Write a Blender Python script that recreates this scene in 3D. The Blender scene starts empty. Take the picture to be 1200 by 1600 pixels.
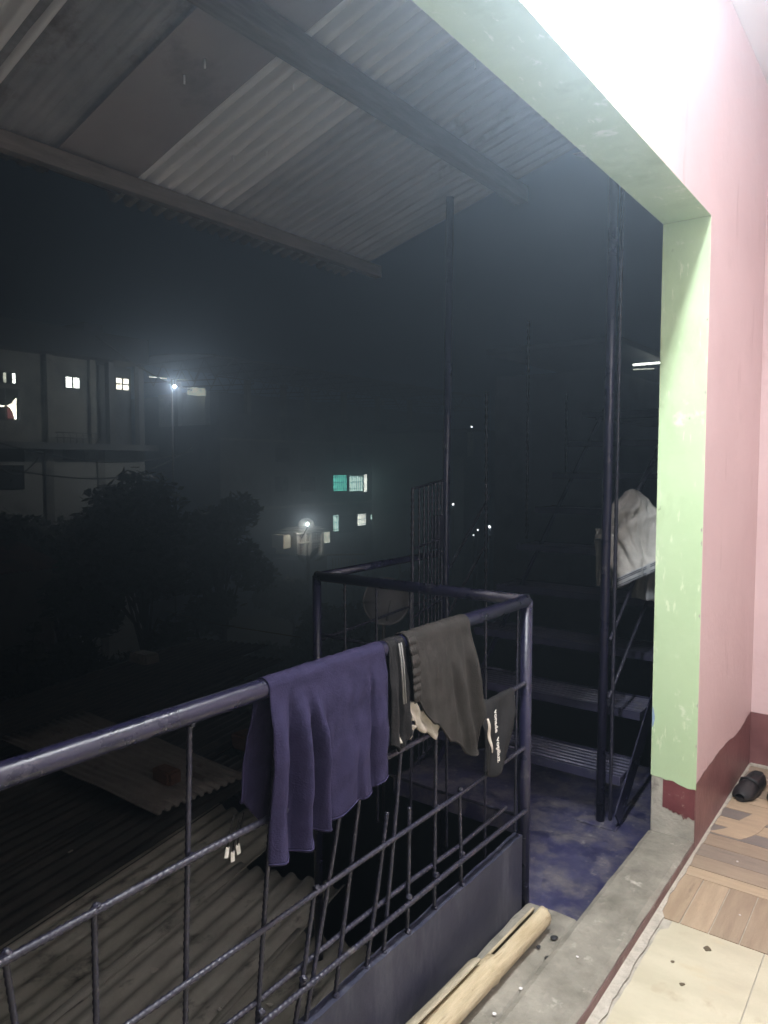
import bpy, bmesh, math, random
from mathutils import Vector, Matrix, noise
random.seed(7)
R = math.radians
S = bpy.context.scene
COL = S.collection

# ---------------------------------------------------------------- camera, world, exposure
F_PX, PITCH, HEAD, CAM_Z = 1150.0, R(3.5), R(36.8), 1.5
cd = bpy.data.cameras.new('camera'); cam = bpy.data.objects.new('camera', cd); COL.objects.link(cam)
cd.sensor_fit = 'VERTICAL'; cd.sensor_height = 24; cd.lens = F_PX / 1600 * 24
cd.clip_start = 0.02; cd.clip_end = 2000
cam.location = (0, 0, CAM_Z); cam.rotation_euler = (R(90) - PITCH, 0, HEAD)
S.camera = cam
w = bpy.data.worlds.new('World'); S.world = w; w.use_nodes = True
nt = w.node_tree
sky = nt.nodes.new('ShaderNodeTexSky'); sky.sky_type = 'NISHITA'; sky.sun_disc = False
sky.sun_elevation = R(8); sky.sun_rotation = R(160); sky.air_density = 1.0; sky.dust_density = 3.0
nt.links.new(sky.outputs[0], nt.nodes['Background'].inputs[0])
w.cycles.sampling_method = 'NONE'
SKY_STRENGTH = 0.0013
nt.nodes['Background'].inputs[1].default_value = SKY_STRENGTH
S.view_settings.view_transform = 'Standard'; S.view_settings.look = 'None'
S.view_settings.exposure = 0; S.view_settings.gamma = 1
S.render.engine='CYCLES'
S.cycles.use_guiding=True
S.cycles.guiding_training_samples=128
TUBE_L = 770.0
HAZE_D, HAZE_G = 0.030, 0.79

# ---------------------------------------------------------------- helpers
def ray(x, y):
    xr = (x - 600) / F_PX; yd = (y - 800) / F_PX
    f = math.cos(PITCH) - yd * math.sin(PITCH); u = -math.sin(PITCH) - yd * math.cos(PITCH)
    return Vector((-f * math.sin(HEAD) + xr * math.cos(HEAD), f * math.cos(HEAD) + xr * math.sin(HEAD), u))
def aX(x, y, X):
    r = ray(x, y); t = X / r.x; return Vector((X, t * r.y, CAM_Z + t * r.z))
def aY(x, y, Y):
    r = ray(x, y); t = Y / r.y; return Vector((t * r.x, Y, CAM_Z + t * r.z))
def aD(x, y, D):
    r = ray(x, y); return Vector((0, 0, CAM_Z)) + r * D

def tag(o, label=None, cat=None, group=None, kind=None):
    if label: o['label'] = label
    if cat: o['category'] = cat
    if group: o['group'] = group
    if kind: o['kind'] = kind
    return o
def empty(name, loc=(0, 0, 0), rz=0.0):
    o = bpy.data.objects.new(name, None); COL.objects.link(o); o.location = loc; o.rotation_euler = (0, 0, rz)
    o.empty_display_size = .1
    return o
def link(name, me, m=None, parent=None, loc=None, rot=None, smooth=False):
    o = bpy.data.objects.new(name, me); COL.objects.link(o)
    if m is not None and len(me.materials) == 0: me.materials.append(m)
    if parent is not None:
        o.parent = parent
        # geometry is given in world space: undo the parent's own transform
        o.matrix_parent_inverse = Matrix.LocRotScale(parent.location, parent.rotation_euler, None).inverted() if parent.parent is None else Matrix()
    if loc is not None: o.location = loc
    if rot is not None: o.rotation_euler = rot
    if smooth:
        for p in me.polygons: p.use_smooth = True
    return o
def copy_tree(o, parent=None):
    c = o.copy(); COL.objects.link(c); c.parent = parent
    for ch in o.children: copy_tree(ch, c)
    return c
class MB:
    def __init__(s): s.v = []; s.f = []
    def box(s, x0, x1, y0, y1, z0, z1):
        b = len(s.v)
        s.v += [(x0, y0, z0), (x1, y0, z0), (x1, y1, z0), (x0, y1, z0), (x0, y0, z1), (x1, y0, z1), (x1, y1, z1), (x0, y1, z1)]
        s.f += [tuple(b + i for i in q) for q in ((3, 2, 1, 0), (4, 5, 6, 7), (0, 1, 5, 4), (1, 2, 6, 5), (2, 3, 7, 6), (3, 0, 4, 7))]
        return s
    def beam(s, a, b, wd, ht, up=(0, 0, 1)):
        a = Vector(a); b = Vector(b); d = (b - a).normalized(); sd = d.cross(Vector(up)).normalized(); u = sd.cross(d)
        k = len(s.v)
        for p in (a, b):
            for i, j in ((-1, -1), (1, -1), (1, 1), (-1, 1)): s.v.append(tuple(p + sd * (i * wd / 2) + u * (j * ht / 2)))
        s.f += [tuple(k + i for i in q) for q in ((0, 1, 2, 3), (7, 6, 5, 4), (0, 4, 5, 1), (1, 5, 6, 2), (2, 6, 7, 3), (3, 7, 4, 0))]
        return s
    def tube(s, pts, r, n=8, cap=True, rib=0.0, step=None):
        pts = [Vector(p) for p in pts]
        if step:
            q = []
            for a, b in zip(pts, pts[1:]):
                k = max(1, int((b - a).length / step))
                q += [a.lerp(b, i / k) for i in range(k)]
            pts = q + [pts[-1]]
        k0 = len(s.v); nn = len(pts); prev = None
        for i, p in enumerate(pts):
            d = (pts[min(i + 1, nn - 1)] - pts[max(i - 1, 0)]).normalized()
            if prev is None:
                ref = Vector((0, 0, 1)) if abs(d.z) < .9 else Vector((1, 0, 0))
                sd = d.cross(ref).normalized()
            else:
                sd = (prev - d * prev.dot(d)).normalized()
            prev = sd; u = d.cross(sd)
            rr = r[i] if isinstance(r, (list, tuple)) else r
            if rib: rr = rr * (1 + rib * (1 if i % 4 < 2 else -.35))
            for j in range(n):
                an = 2 * math.pi * j / n
                s.v.append(tuple(p + sd * (math.cos(an) * rr) + u * (math.sin(an) * rr)))
        for i in range(nn - 1):
            for j in range(n):
                a = k0 + i * n + j; b = k0 + i * n + (j + 1) % n
                s.f.append((a, b, b + n, a + n))
        if cap:
            s.f.append(tuple(k0 + j for j in reversed(range(n)))); s.f.append(tuple(k0 + (nn - 1) * n + j for j in range(n)))
        return s
    def mesh(s, name):
        me = bpy.data.meshes.new(name); me.from_pydata([tuple(v) for v in s.v], [], s.f); me.update(); return me
    def build(s, name, m, parent=None, smooth=False, bevel=0.0):
        o = link(name, s.mesh(name), m, parent, smooth=smooth)
        if bevel:
            b = o.modifiers.new('bevel', 'BEVEL'); b.width = bevel; b.segments = 2; b.limit_method = 'ANGLE'
        return o
def box(name, m, x0, x1, y0, y1, z0, z1, parent=None, bevel=0.0):
    return MB().box(x0, x1, y0, y1, z0, z1).build(name, m, parent, bevel=bevel)
def tube(name, m, pts, r, parent=None, n=10, rib=0.0, step=None):
    o = MB().tube(pts, r, n, True, rib, step).build(name, m, parent, smooth=True)
    return o
def grid(name, m, fn, nu, nv, parent=None, thick=0.0, sub=0, smooth=True, offset=0.0):
    v = [tuple(fn(i / nu, j / nv)) for i in range(nu + 1) for j in range(nv + 1)]
    f = [(i * (nv + 1) + j, (i + 1) * (nv + 1) + j, (i + 1) * (nv + 1) + j + 1, i * (nv + 1) + j + 1) for i in range(nu) for j in range(nv)]
    me = bpy.data.meshes.new(name); me.from_pydata(v, [], f); me.update()
    o = link(name, me, m, parent, smooth=smooth)
    if thick:
        md = o.modifiers.new('solid', 'SOLIDIFY'); md.thickness = thick; md.offset = offset
    if sub:
        md = o.modifiers.new('sub', 'SUBSURF'); md.levels = sub; md.render_levels = sub
    return o

# ---------------------------------------------------------------- materials
def mat(name, c1, c2=None, rough=.6, scale=6.0, detail=6.0, lo=.35, hi=.65, bump=.0, bscale=40.0, metal=0.0, r2=None, stretch=(1, 1, 1), c3=None, s3=2.0, lo3=.55, hi3=.62, emit=None, spec=.5, bdist=.01, layers=()):
    m = bpy.data.materials.new(name); m.use_nodes = True; n = m.node_tree.nodes; l = m.node_tree.links
    b = n['Principled BSDF']
    b.inputs['Metallic'].default_value = metal; b.inputs['Roughness'].default_value = rough
    b.inputs['Specular IOR Level'].default_value = spec
    if emit:
        b.inputs['Base Color'].default_value = (*c1, 1)
        b.inputs['Emission Color'].default_value = (*emit[0], 1); b.inputs['Emission Strength'].default_value = emit[1]
        return m
    tc = n.new('ShaderNodeTexCoord'); mp = n.new('ShaderNodeMapping'); mp.inputs['Scale'].default_value = stretch
    l.new(tc.outputs['Object'], mp.inputs[0])
    no = n.new('ShaderNodeTexNoise'); no.inputs['Scale'].default_value = scale; no.inputs['Detail'].default_value = detail; no.inputs['Roughness'].default_value = .65
    l.new(mp.outputs[0], no.inputs['Vector'])
    rp = n.new('ShaderNodeMapRange'); rp.inputs[1].default_value = lo; rp.inputs[2].default_value = hi
    l.new(no.outputs['Fac'], rp.inputs[0])
    mx = n.new('ShaderNodeMix'); mx.data_type = 'RGBA'
    if c2 is None: c2 = tuple(min(1, c * 1.18) for c in c1); c1 = tuple(c * .84 for c in c1)
    mx.inputs[6].default_value = (*c1, 1); mx.inputs[7].default_value = (*c2, 1)
    l.new(rp.outputs[0], mx.inputs[0]); out = mx.outputs[2]
    if c3 is not None:
        n3 = n.new('ShaderNodeTexNoise'); n3.inputs['Scale'].default_value = s3; n3.inputs['Detail'].default_value = 8; n3.inputs['Roughness'].default_value = .7
        l.new(mp.outputs[0], n3.inputs['Vector'])
        r3 = n.new('ShaderNodeMapRange'); r3.inputs[1].default_value = lo3; r3.inputs[2].default_value = hi3
        l.new(n3.outputs['Fac'], r3.inputs[0])
        m3 = n.new('ShaderNodeMix'); m3.data_type = 'RGBA'; m3.inputs[7].default_value = (*c3, 1)
        l.new(out, m3.inputs[6]); l.new(r3.outputs[0], m3.inputs[0]); out = m3.outputs[2]
    for (lc, ls_, ll, lh, lst) in layers:
        mp2 = n.new('ShaderNodeMapping'); mp2.inputs['Scale'].default_value = lst; mp2.inputs['Location'].default_value = (ls_, lh * 7, ll * 3); l.new(tc.outputs['Object'], mp2.inputs[0])
        n4 = n.new('ShaderNodeTexNoise'); n4.inputs['Scale'].default_value = ls_; n4.inputs['Detail'].default_value = 7; n4.inputs['Roughness'].default_value = .68
        l.new(mp2.outputs[0], n4.inputs['Vector'])
        r4 = n.new('ShaderNodeMapRange'); r4.inputs[1].default_value = ll; r4.inputs[2].default_value = lh; l.new(n4.outputs['Fac'], r4.inputs[0])
        m4 = n.new('ShaderNodeMix'); m4.data_type = 'RGBA'; m4.inputs[7].default_value = (*lc, 1)
        l.new(out, m4.inputs[6]); l.new(r4.outputs[0], m4.inputs[0]); out = m4.outputs[2]
    l.new(out, b.inputs['Base Color'])
    if r2 is not None:
        rr = n.new('ShaderNodeMapRange'); rr.inputs[1].default_value = lo; rr.inputs[2].default_value = hi
        rr.inputs[3].default_value = rough; rr.inputs[4].default_value = r2
        l.new(no.outputs['Fac'], rr.inputs[0]); l.new(rr.outputs[0], b.inputs['Roughness'])
    if bump:
        nb = n.new('ShaderNodeTexNoise'); nb.inputs['Scale'].default_value = bscale; nb.inputs['Detail'].default_value = 5
        l.new(mp.outputs[0], nb.inputs['Vector'])
        bp = n.new('ShaderNodeBump'); bp.inputs['Strength'].default_value = bump; bp.inputs['Distance'].default_value = bdist
        l.new(nb.outputs['Fac'], bp.inputs['Height']); l.new(bp.outputs[0], b.inputs['Normal'])
    return m
M = {}
M['pink'] = mat('pink', (.72, .535, .53), (.78, .595, .59), .5, 1.5, bump=.25, bscale=22, c3=(.66, .49, .475), s3=5, lo3=.60, hi3=.75, layers=[((.58, .40, .385), 3.0, .60, .72, (1, 3, .5)), ((.45, .34, .31), 60, .74, .78, (1, 1, 1))])
M['green'] = mat('green', (.50, .655, .395), (.56, .705, .445), .38, 3, bump=.18, bscale=18, c3=(.74, .82, .62), s3=8, lo3=.60, hi3=.68, layers=[((.70, .80, .56), 16, .60, .66, (3, 1, .7)), ((.30, .40, .22), 26, .70, .74, (1, 1, 1)), ((.42, .56, .31), 4, .55, .72, (1, 1, .5))])
M['maroon_dark'] = mat('maroon_dark', (.13, .032, .036), (.20, .060, .062), .45, 9, bump=.2, bscale=40, c3=(.33, .28, .24), s3=22, lo3=.60, hi3=.64)
M['maroon'] = mat('maroon', (.17, .070, .070), (.25, .115, .112), .42, 7, bump=.2, bscale=30, c3=(.25, .13, .12), s3=9, lo3=.58, hi3=.75)
M['maroon_dusty'] = mat('maroon_dusty', (.15, .085, .075), (.23, .14, .125), .7, 9, bump=.3, bscale=40, c3=(.30, .26, .22), s3=8, lo3=.56, hi3=.70)
M['cement'] = mat('cement', (.15, .14, .11), (.34, .315, .26), .85, 8, detail=12, lo=.28, hi=.72, bump=.8, bscale=45, c3=(.15, .138, .115), s3=6, lo3=.56, hi3=.72, bdist=.008, layers=[((.46, .43, .37), 12, .60, .70, (1, 1, 1)), ((.09, .085, .075), 45, .66, .72, (1, 1, 1)), ((.62, .60, .54), 80, .72, .75, (1, 1, 1))])
M['cement2'] = mat('cement2', (.34, .32, .27), (.50, .47, .40), .85, 9, bump=.5, bscale=70, c3=(.22, .20, .17), s3=5, lo3=.58, hi3=.66, bdist=.006)
M['outer_cement'] = mat('outer_cement', (.16, .16, .15), (.26, .26, .24), .9, 4, bump=.4)
M['cream'] = mat('cream', (.50, .455, .33), (.60, .55, .41), .28, 3.0, r2=.45, stretch=(1, 3.2, 1), c3=(.55, .47, .31), s3=2.6, lo3=.60, hi3=.70, bump=.04, bscale=12, layers=[((.44, .37, .25), 9, .60, .74, (1, 1, 1)), ((.22, .18, .13), 60, .72, .76, (1, 1, 1)), ((.36, .40, .42), 5, .70, .73, (1, 1, 1))])
M['grout'] = mat('grout', (.38, .35, .29), (.55, .51, .43), .9, 20, bump=.5, bscale=80)
def wood(name, a, b, st): return mat(name, a, b, .42, 5, stretch=st, r2=.55, bump=.06, bscale=20, c3=tuple(x * .7 for x in a), s3=3, lo3=.60, hi3=.74, layers=[(tuple(x * .55 for x in a), 50, .66, .74, (1, 1, 1)), (tuple(min(1, x * 1.35) for x in a), 8, .58, .72, (1, 1, 1))])
WY = [wood('plank_y%d' % i, a, b, (9, .9, 1)) for i, (a, b) in enumerate([((.32, .235, .155), (.43, .33, .225)), ((.27, .20, .135), (.37, .285, .20)), ((.36, .265, .175), (.47, .365, .25))])]
WX = [wood('plank_x%d' % i, a, b, (.9, 9, 1)) for i, (a, b) in enumerate([((.40, .305, .20), (.50, .39, .265)), ((.28, .215, .15), (.37, .29, .21)), ((.23, .19, .15), (.31, .255, .20)), ((.17, .15, .135), (.23, .20, .175))])]
M['navy'] = mat('navy', (.009, .009, .028), (.016, .015, .040), .24, 9, r2=.38, bump=.12, bscale=60, c3=(.075, .072, .085), s3=14, lo3=.60, hi3=.72, layers=[((.10, .055, .04), 38, .70, .74, (1, 1, 1)), ((.16, .155, .16), 70, .72, .75, (1, 1, 1))])
M['rebar'] = mat('rebar', (.014, .014, .028), (.026, .025, .038), .36, 20, bump=.2, bscale=90, c3=(.09, .082, .08), s3=22, lo3=.60, hi3=.72)
M['slat'] = mat('slat', (.075, .076, .125), (.12, .118, .165), .30, 14, r2=.45, c3=(.12, .115, .12), s3=10, lo3=.54, hi3=.70)  # lighter than the navy paint: highlights on the slats put into the colour
M['tread'] = mat('tread', (.028, .028, .062), (.050, .049, .085), .4, 14, c3=(.10, .10, .11), s3=12, lo3=.56, hi3=.70)  # tread frames lightened too, caught light mixed into the navy
M['landing'] = mat('landing', (.018, .018, .070), (.045, .044, .095), .55, 5, bump=.3, bscale=40, c3=(.15, .137, .13), s3=9.0, lo3=.44, hi3=.72, r2=.75, layers=[((.20, .19, .18), 28, .60, .70, (1, 1, 1)), ((.016, .016, .055), 5, .54, .62, (1, 1, 1)), ((.40, .38, .36), 120, .73, .75, (1, 1, 1))])
M['parapet'] = mat('parapet', (.022, .024, .044), (.042, .043, .066), .5, 3.5, bump=.15, bscale=35, c3=(.14, .135, .14), s3=60, lo3=.70, hi3=.73, layers=[((.075, .077, .10), 6, .52, .68, (1, 2, .5)), ((.014, .015, .034), 5, .56, .66, (1, 1.5, .4)), ((.28, .27, .26), 90, .745, .76, (1, 1, 1))])
M['bamboo'] = mat('bamboo', (.40, .32, .19), (.55, .465, .31), .6, 6, stretch=(12, 1.2, 12), bump=.3, layers=[((.34, .29, .19), 4, .52, .66, (6, 1, 6)), ((.16, .11, .06), 14, .66, .70, (4, .8, 4))], bscale=12, c3=(.19, .12, .055), s3=3.6, lo3=.58, hi3=.66)
M['bamboo_grey'] = mat('bamboo_grey', (.30, .26, .18), (.44, .385, .275), .7, 6, stretch=(12, 1.2, 12), bump=.3, c3=(.20, .16, .10), s3=3.6, lo3=.58, hi3=.66)
M['bamboo_in'] = mat('bamboo_in', (.10, .075, .045), (.16, .12, .07), .9, 12)
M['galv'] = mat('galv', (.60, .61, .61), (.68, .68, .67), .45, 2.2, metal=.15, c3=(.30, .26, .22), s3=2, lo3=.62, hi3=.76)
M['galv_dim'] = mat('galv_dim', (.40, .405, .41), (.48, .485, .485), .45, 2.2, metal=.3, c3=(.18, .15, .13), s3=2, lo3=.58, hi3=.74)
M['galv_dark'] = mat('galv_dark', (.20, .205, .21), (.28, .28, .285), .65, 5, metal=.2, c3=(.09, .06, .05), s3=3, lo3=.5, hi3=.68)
M['board'] = mat('board', (.19, .17, .17), (.25, .225, .22), .7, 1.6, c3=(.10, .085, .085), s3=1.5, lo3=.52, hi3=.70)
M['timber'] = mat('timber', (.085, .076, .070), (.14, .126, .115), .8, 6, stretch=(8, 1, 8), bump=.3)
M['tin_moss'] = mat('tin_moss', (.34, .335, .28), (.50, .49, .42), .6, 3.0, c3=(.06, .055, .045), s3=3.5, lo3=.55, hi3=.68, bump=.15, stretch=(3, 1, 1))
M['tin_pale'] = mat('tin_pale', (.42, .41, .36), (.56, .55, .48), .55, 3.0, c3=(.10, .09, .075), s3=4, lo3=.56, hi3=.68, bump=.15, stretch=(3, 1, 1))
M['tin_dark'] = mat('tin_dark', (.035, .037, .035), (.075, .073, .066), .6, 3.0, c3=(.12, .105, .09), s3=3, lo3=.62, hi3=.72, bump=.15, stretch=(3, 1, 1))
M['tin_loose'] = mat('tin_loose', (.19, .175, .155), (.30, .275, .245), .6, 3.5, c3=(.10, .07, .05), s3=4, lo3=.56, hi3=.7)
M['rust'] = mat('rust', (.10, .045, .025), (.17, .09, .055), .85, 8, bump=.3)
M['purple'] = mat('purple', (.019, .0165, .046), (.029, .025, .064), .85, 30, bump=.25, bscale=260, spec=.2)
M['brown'] = mat('brown', (.029, .0265, .024), (.042, .0385, .035), .9, 25, bump=.25, bscale=240, spec=.15)
M['black_cloth'] = mat('black_cloth', (.012, .0115, .012), (.021, .020, .020), .85, 25, bump=.25, bscale=200, spec=.2)
M['cream_cloth'] = mat('cream_cloth', (.45, .41, .34), (.55, .50, .43), .9, 20, bump=.2, bscale=150)
M['grey_cloth'] = mat('grey_cloth', (.52, .505, .47), (.62, .60, .565), .9, 22, bump=.35, bscale=160, spec=.2)
M['dull_cloth'] = mat('dull_cloth', (.22, .218, .205), (.29, .285, .27), .9, 22, bump=.3, bscale=160, spec=.2)
M['white_cloth'] = mat('white_cloth', (.34, .355, .37), (.44, .455, .47), .9, 22, bump=.3, bscale=160)
M['stripe'] = mat('stripe', (.05, .055, .075), (.07, .075, .10), .9, 22)
M['print'] = mat('print', (.70, .67, .60), (.80, .77, .70), .6, 30)
M['shoe'] = mat('shoe', (.010, .010, .011), (.022, .021, .022), .32, 12, r2=.55, bump=.15, bscale=30)
M['white'] = mat('white', (.74, .70, .69), (.80, .77, .76), .7, 3)
M['ceil'] = mat('ceil', (.72, .69, .68), (.78, .75, .74), .8, 2)
M['plastic'] = mat('plastic', (.74, .74, .74), (.8, .8, .8), .35, 5)
M['tube'] = mat('tube', (1, 1, 1), emit=((.93, .97, 1.0), TUBE_L)); M['tube'].cycles.emission_sampling='FRONT'
S.cycles.use_light_tree=False
M['ground'] = mat('ground', (.035, .036, .028), (.07, .065, .05), .95, .6, bump=.3, bscale=3)
M['fac_a'] = mat('fac_a', (.36, .34, .29), (.46, .44, .38), .9, .9, c3=(.14, .13, .115), s3=.5, lo3=.52, hi3=.68)
M['fac_b'] = mat('fac_b', (.20, .205, .20), (.29, .29, .28), .9, .5, c3=(.07, .07, .07), s3=.4, lo3=.5, hi3=.66)
M['fac_w'] = mat('fac_w', (.62, .60, .53), (.72, .70, .63), .9, .8, c3=(.28, .26, .23), s3=.6, lo3=.55, hi3=.7)
M['dark'] = mat('dark', (.018, .019, .022), (.03, .03, .033), .7, 2)
M['glass_dark'] = mat('glass_dark', (.012, .014, .016), (.02, .022, .024), .15, 2)
M['frame'] = mat('frame', (.12, .12, .12), (.18, .18, .18), .6, 4)
M['steel'] = mat('steel', (.14, .14, .135), (.22, .22, .21), .5, 3, metal=.3)
M['redroof'] = mat('redroof', (.20, .050, .032), (.30, .080, .05), .75, 2, c3=(.12, .04, .03), s3=1)
M['bark'] = mat('bark', (.045, .035, .025), (.08, .065, .05), .9, 6, bump=.5)
def leafmat(name, c):
    m = mat(name, tuple(x * .7 for x in c), tuple(x * 1.3 for x in c), .55, 1.2)
    return m
M['leaf'] = [leafmat('leaf_a', (.030, .055, .022)), leafmat('leaf_b', (.045, .07, .03)), leafmat('leaf_lit', (.11, .13, .05))]  # last one paler: lamp light on the red-roof shrub put into its leaf colour
def glow(name, c, s):
    m = mat(name, (.8, .8, .8), emit=(c, s)); m.cycles.emission_sampling = 'NONE'
    n = m.node_tree.nodes; l = m.node_tree.links; tc = n.new('ShaderNodeTexCoord'); no = n.new('ShaderNodeTexNoise'); no.inputs['Scale'].default_value = 5.0; no.inputs['Detail'].default_value = 3
    l.new(tc.outputs['Object'], no.inputs['Vector'])
    r = n.new('ShaderNodeMapRange'); r.inputs[1].default_value = .35; r.inputs[2].default_value = .65; r.inputs[3].default_value = .45 * s; r.inputs[4].default_value = 1.15 * s
    l.new(no.outputs['Fac'], r.inputs[0]); l.new(r.outputs[0], n['Principled BSDF'].inputs['Emission Strength'])
    return m
M['win_warm'] = glow('win_warm', (1.0, .93, .74), 6)
M['win_white'] = glow('win_white', (.95, 1.0, .88), 6)
M['win_teal'] = glow('win_teal', (.12, .62, .50), 4.5)
M['win_mint'] = glow('win_mint', (.62, .92, .82), 4.5)
M['win_dim'] = glow('win_dim', (.75, .78, .62), 1.6)
M['bulb'] = glow('bulb', (.95, .97, 1.0), 120)
M['bulb_soft'] = glow('bulb_soft', (.92, .97, 1.0), 7)

def lit_bulb(name, loc, radius, watts, color, parent):
    b = bmesh.new(); bmesh.ops.create_icosphere(b, subdivisions=1, radius=radius); me = bpy.data.meshes.new(name); b.to_mesh(me); b.free()
    m = mat(name + '_glow', (1, 1, 1), emit=(color, watts / (math.pi * 4 * math.pi * radius * radius))); m.cycles.emission_sampling = 'FRONT'
    o = link(name, me, m); o.parent = parent; o.location = Vector(loc) - parent.location
    return o

# ================================================================ THE ROOM
WI, WO = -.70, -.873            # inner and outer face of the wall with the opening
JY, BZ = 2.96, 2.43             # far jamb of the opening, underside of the beam
CEIL, FARY, NEARY, RX = 3.30, 4.02, -3.6, 0.95
# ---- the wall with the opening
wall = empty('opening_wall', (WO, JY, 0))
tag(wall, 'pink painted wall with wide green lined opening onto the dark landing', 'wall')
box('pillar', M['cement2'], WO + .001, WI - .002, JY + .002, FARY + .12, -.3, CEIL, wall, .004)
def wavy_sheet(name, m, pts_lo, pts_hi, off, thick, parent):
    # a coat of paint: strip between two polylines, given a few millimetres of depth
    v = []; f = []; n = len(pts_lo)
    for a, b in zip(pts_lo, pts_hi): v += [a, b]
    v2 = [tuple(Vector(p) + Vector(off) * thick) for p in v]
    k = len(v)
    for i in range(n - 1):
        a, b, c, d = 2 * i, 2 * i + 1, 2 * i + 3, 2 * i + 2
        f += [(a, b, c, d), (k + d, k + c, k + b, k + a), (a, d, k + d, k + a), (b, k + b, k + c, c)]
    f += [(0, k, k + 1, 1), (2 * n - 2, 2 * n - 1, k + 2 * n - 1, k + 2 * n - 2)]
    me = bpy.data.meshes.new(name); me.from_pydata([tuple(p) for p in v + v2], [], f); me.update()
    bm = bmesh.new(); bm.from_mesh(me); bmesh.ops.recalc_face_normals(bm, faces=bm.faces); bm.to_mesh(me); bm.free()
    return link(name, me, m, parent)
def nz(x, s=1.0, a=1.0): return a * noise.noise(Vector((x * s, 3.7, 1.3)))
N = 60
ys = [JY + .001 + (FARY - JY) * i / N for i in range(N + 1)]
wavy_sheet('pink_paint', M['pink'], [(WI - .002, y, .266 + nz(y, 2.6, .030) + nz(y, 17, .006)) for y in ys], [(WI - .002, y, CEIL) for y in ys], (1, 0, 0), .003, wall)
wavy_sheet('skirting_paint', M['maroon'], [(WI - .002, y, .001) for y in ys], [(WI - .002, y, .300) for y in ys], (1, 0, 0), .0018, wall)
xs = [WO + (WI - WO) * i / 30 for i in range(31)]
wavy_sheet('green_jamb_paint', M['green'], [(x, JY + .002, .262 + nz(x * 4, 7, .012) - .02 * (x > -.80) * min(1, (x + .80) * 12)) for x in xs], [(x, JY + .002, BZ) for x in xs], (0, -1, 0), .003, wall)
xs2 = [-.825 + .122 * i / 24 for i in range(25)]
wavy_sheet('maroon_jamb_patch', M['maroon_dark'], [(x, JY + .002, .150 - .25 * (x + .825) + nz(x * 5, 9, .02) + nz(x * 30, 9, .012)) for x in xs2], [(x, JY + .002, .258) for x in xs2], (0, -1, 0), .0014, wall)
wavy_sheet('blue_paint_smear', mat('blue_smear', (.22, .34, .50), (.30, .42, .58), .6, 20), [(WO + .001 + .010 * k_, JY - .0012, .46 + .03 * k_ * k_) for k_ in (0, .5, 1)], [(WO + .001 + .010 * k_, JY - .0012, .545 - .04 * k_ * k_) for k_ in (0, .5, 1)], (0, -1, 0), .0008, wall)
for zc_ in (.42, .58, .93, 1.21, 1.26, 1.78, 2.05):
    hh = random.uniform(.008, .022); ww = random.uniform(.004, .009)
    wavy_sheet('paint_chip_scar', M['cement2'], [(WI - .0022 - ww * math.sin(math.pi * k_ / 6) * random.uniform(.6, 1), JY - .0012, zc_ + hh * (k_ / 6 - .5)) for k_ in range(7)], [(WI - .0015, JY - .0012, zc_ + hh * (k_ / 6 - .5)) for k_ in range(7)], (0, -1, 0), .0006, wall)
beam = box('beam', M['outer_cement'], WO + .001, WI - .002, NEARY + 1.6, JY + .002, BZ + .004, CEIL, wall)
box('beam_pink_paint', M['pink'], WI - .002, WI + .001, NEARY + 1.6, JY + .001, BZ + .001, CEIL, wall)
box('beam_green_paint', M['green'], WO, WI + .001, NEARY + 1.6, JY - .001, BZ, BZ + .004, wall, .002)
box('near_pillar', M['pink'], WO, WI, NEARY, NEARY + 1.6, -.3, CEIL, wall)
# ---- the sill in the opening, and the ledge outside it
def rough_slab(name, m, x0, x1, y0, y1, z0, z1, amp, parent=None, nx=14, ny=90):
    def top(u, v):
        x = x0 + (x1 - x0) * u; y = y0 + (y1 - y0) * v
        e = min(u, 1 - u) * (x1 - x0)
        dz = noise.noise(Vector((x * 9, y * 9, 0))) * amp + noise.noise(Vector((x * 30, y * 30, 5))) * amp * .4
        if e < .012: dz -= (.012 - e) * .6
        jit = noise.noise(Vector((u * 3, y * 11, 2))) * .004 if u in (0.0, 1.0) else 0
        return (x + jit, y, z1 + dz)
    bm = bmesh.new(); g = [[bm.verts.new(top(i / nx, j / ny)) for j in range(ny + 1)] for i in range(nx + 1)]
    for i in range(nx):
        for j in range(ny): bm.faces.new((g[i][j], g[i + 1][j], g[i + 1][j + 1], g[i][j + 1]))
    bd = [g[i][0] for i in range(nx + 1)] + [g[nx][j] for j in range(1, ny + 1)] + [g[i][ny] for i in range(nx - 1, -1, -1)] + [g[0][j] for j in range(ny - 1, 0, -1)]
    lo = [bm.verts.new((p.co.x, p.co.y, z0)) for p in bd]
    for i in range(len(bd)):
        k = (i + 1) % len(bd); bm.faces.new((bd[k], bd[i], lo[i], lo[k]))
    me = bpy.data.meshes.new(name); bm.to_mesh(me); bm.free()
    return link(name, me, m, parent, smooth=False)
sill = empty('door_sill', (WI, 1, 0))
tag(sill, 'raised bare cement sill running under the wide opening', 'sill')
rough_slab('sill_top', M['cement'], WO - .004, WI - .006, NEARY + 1.6, JY, -.3, .040, .003, sill, 10, 160)
ys3 = [NEARY + 1.6 + (JY - NEARY - 1.6) * i / 120 for i in range(121)]
wavy_sheet('sill_face_paint', M['maroon_dusty'], [(WI - .004, y, .001) for y in ys3], [(WI - .004, y, .033 + nz(y, 13, .003)) for y in ys3], (1, 0, 0), .003, sill)
ledge = rough_slab('concrete_ledge', M['cement'], -1.064, WO - .006, NEARY + 1.6, 2.235, -.35, .022, .004, None, 14, 150)
tag(ledge, 'rough grey concrete ledge outside the sill, carrying the bamboo', 'ledge')
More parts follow.
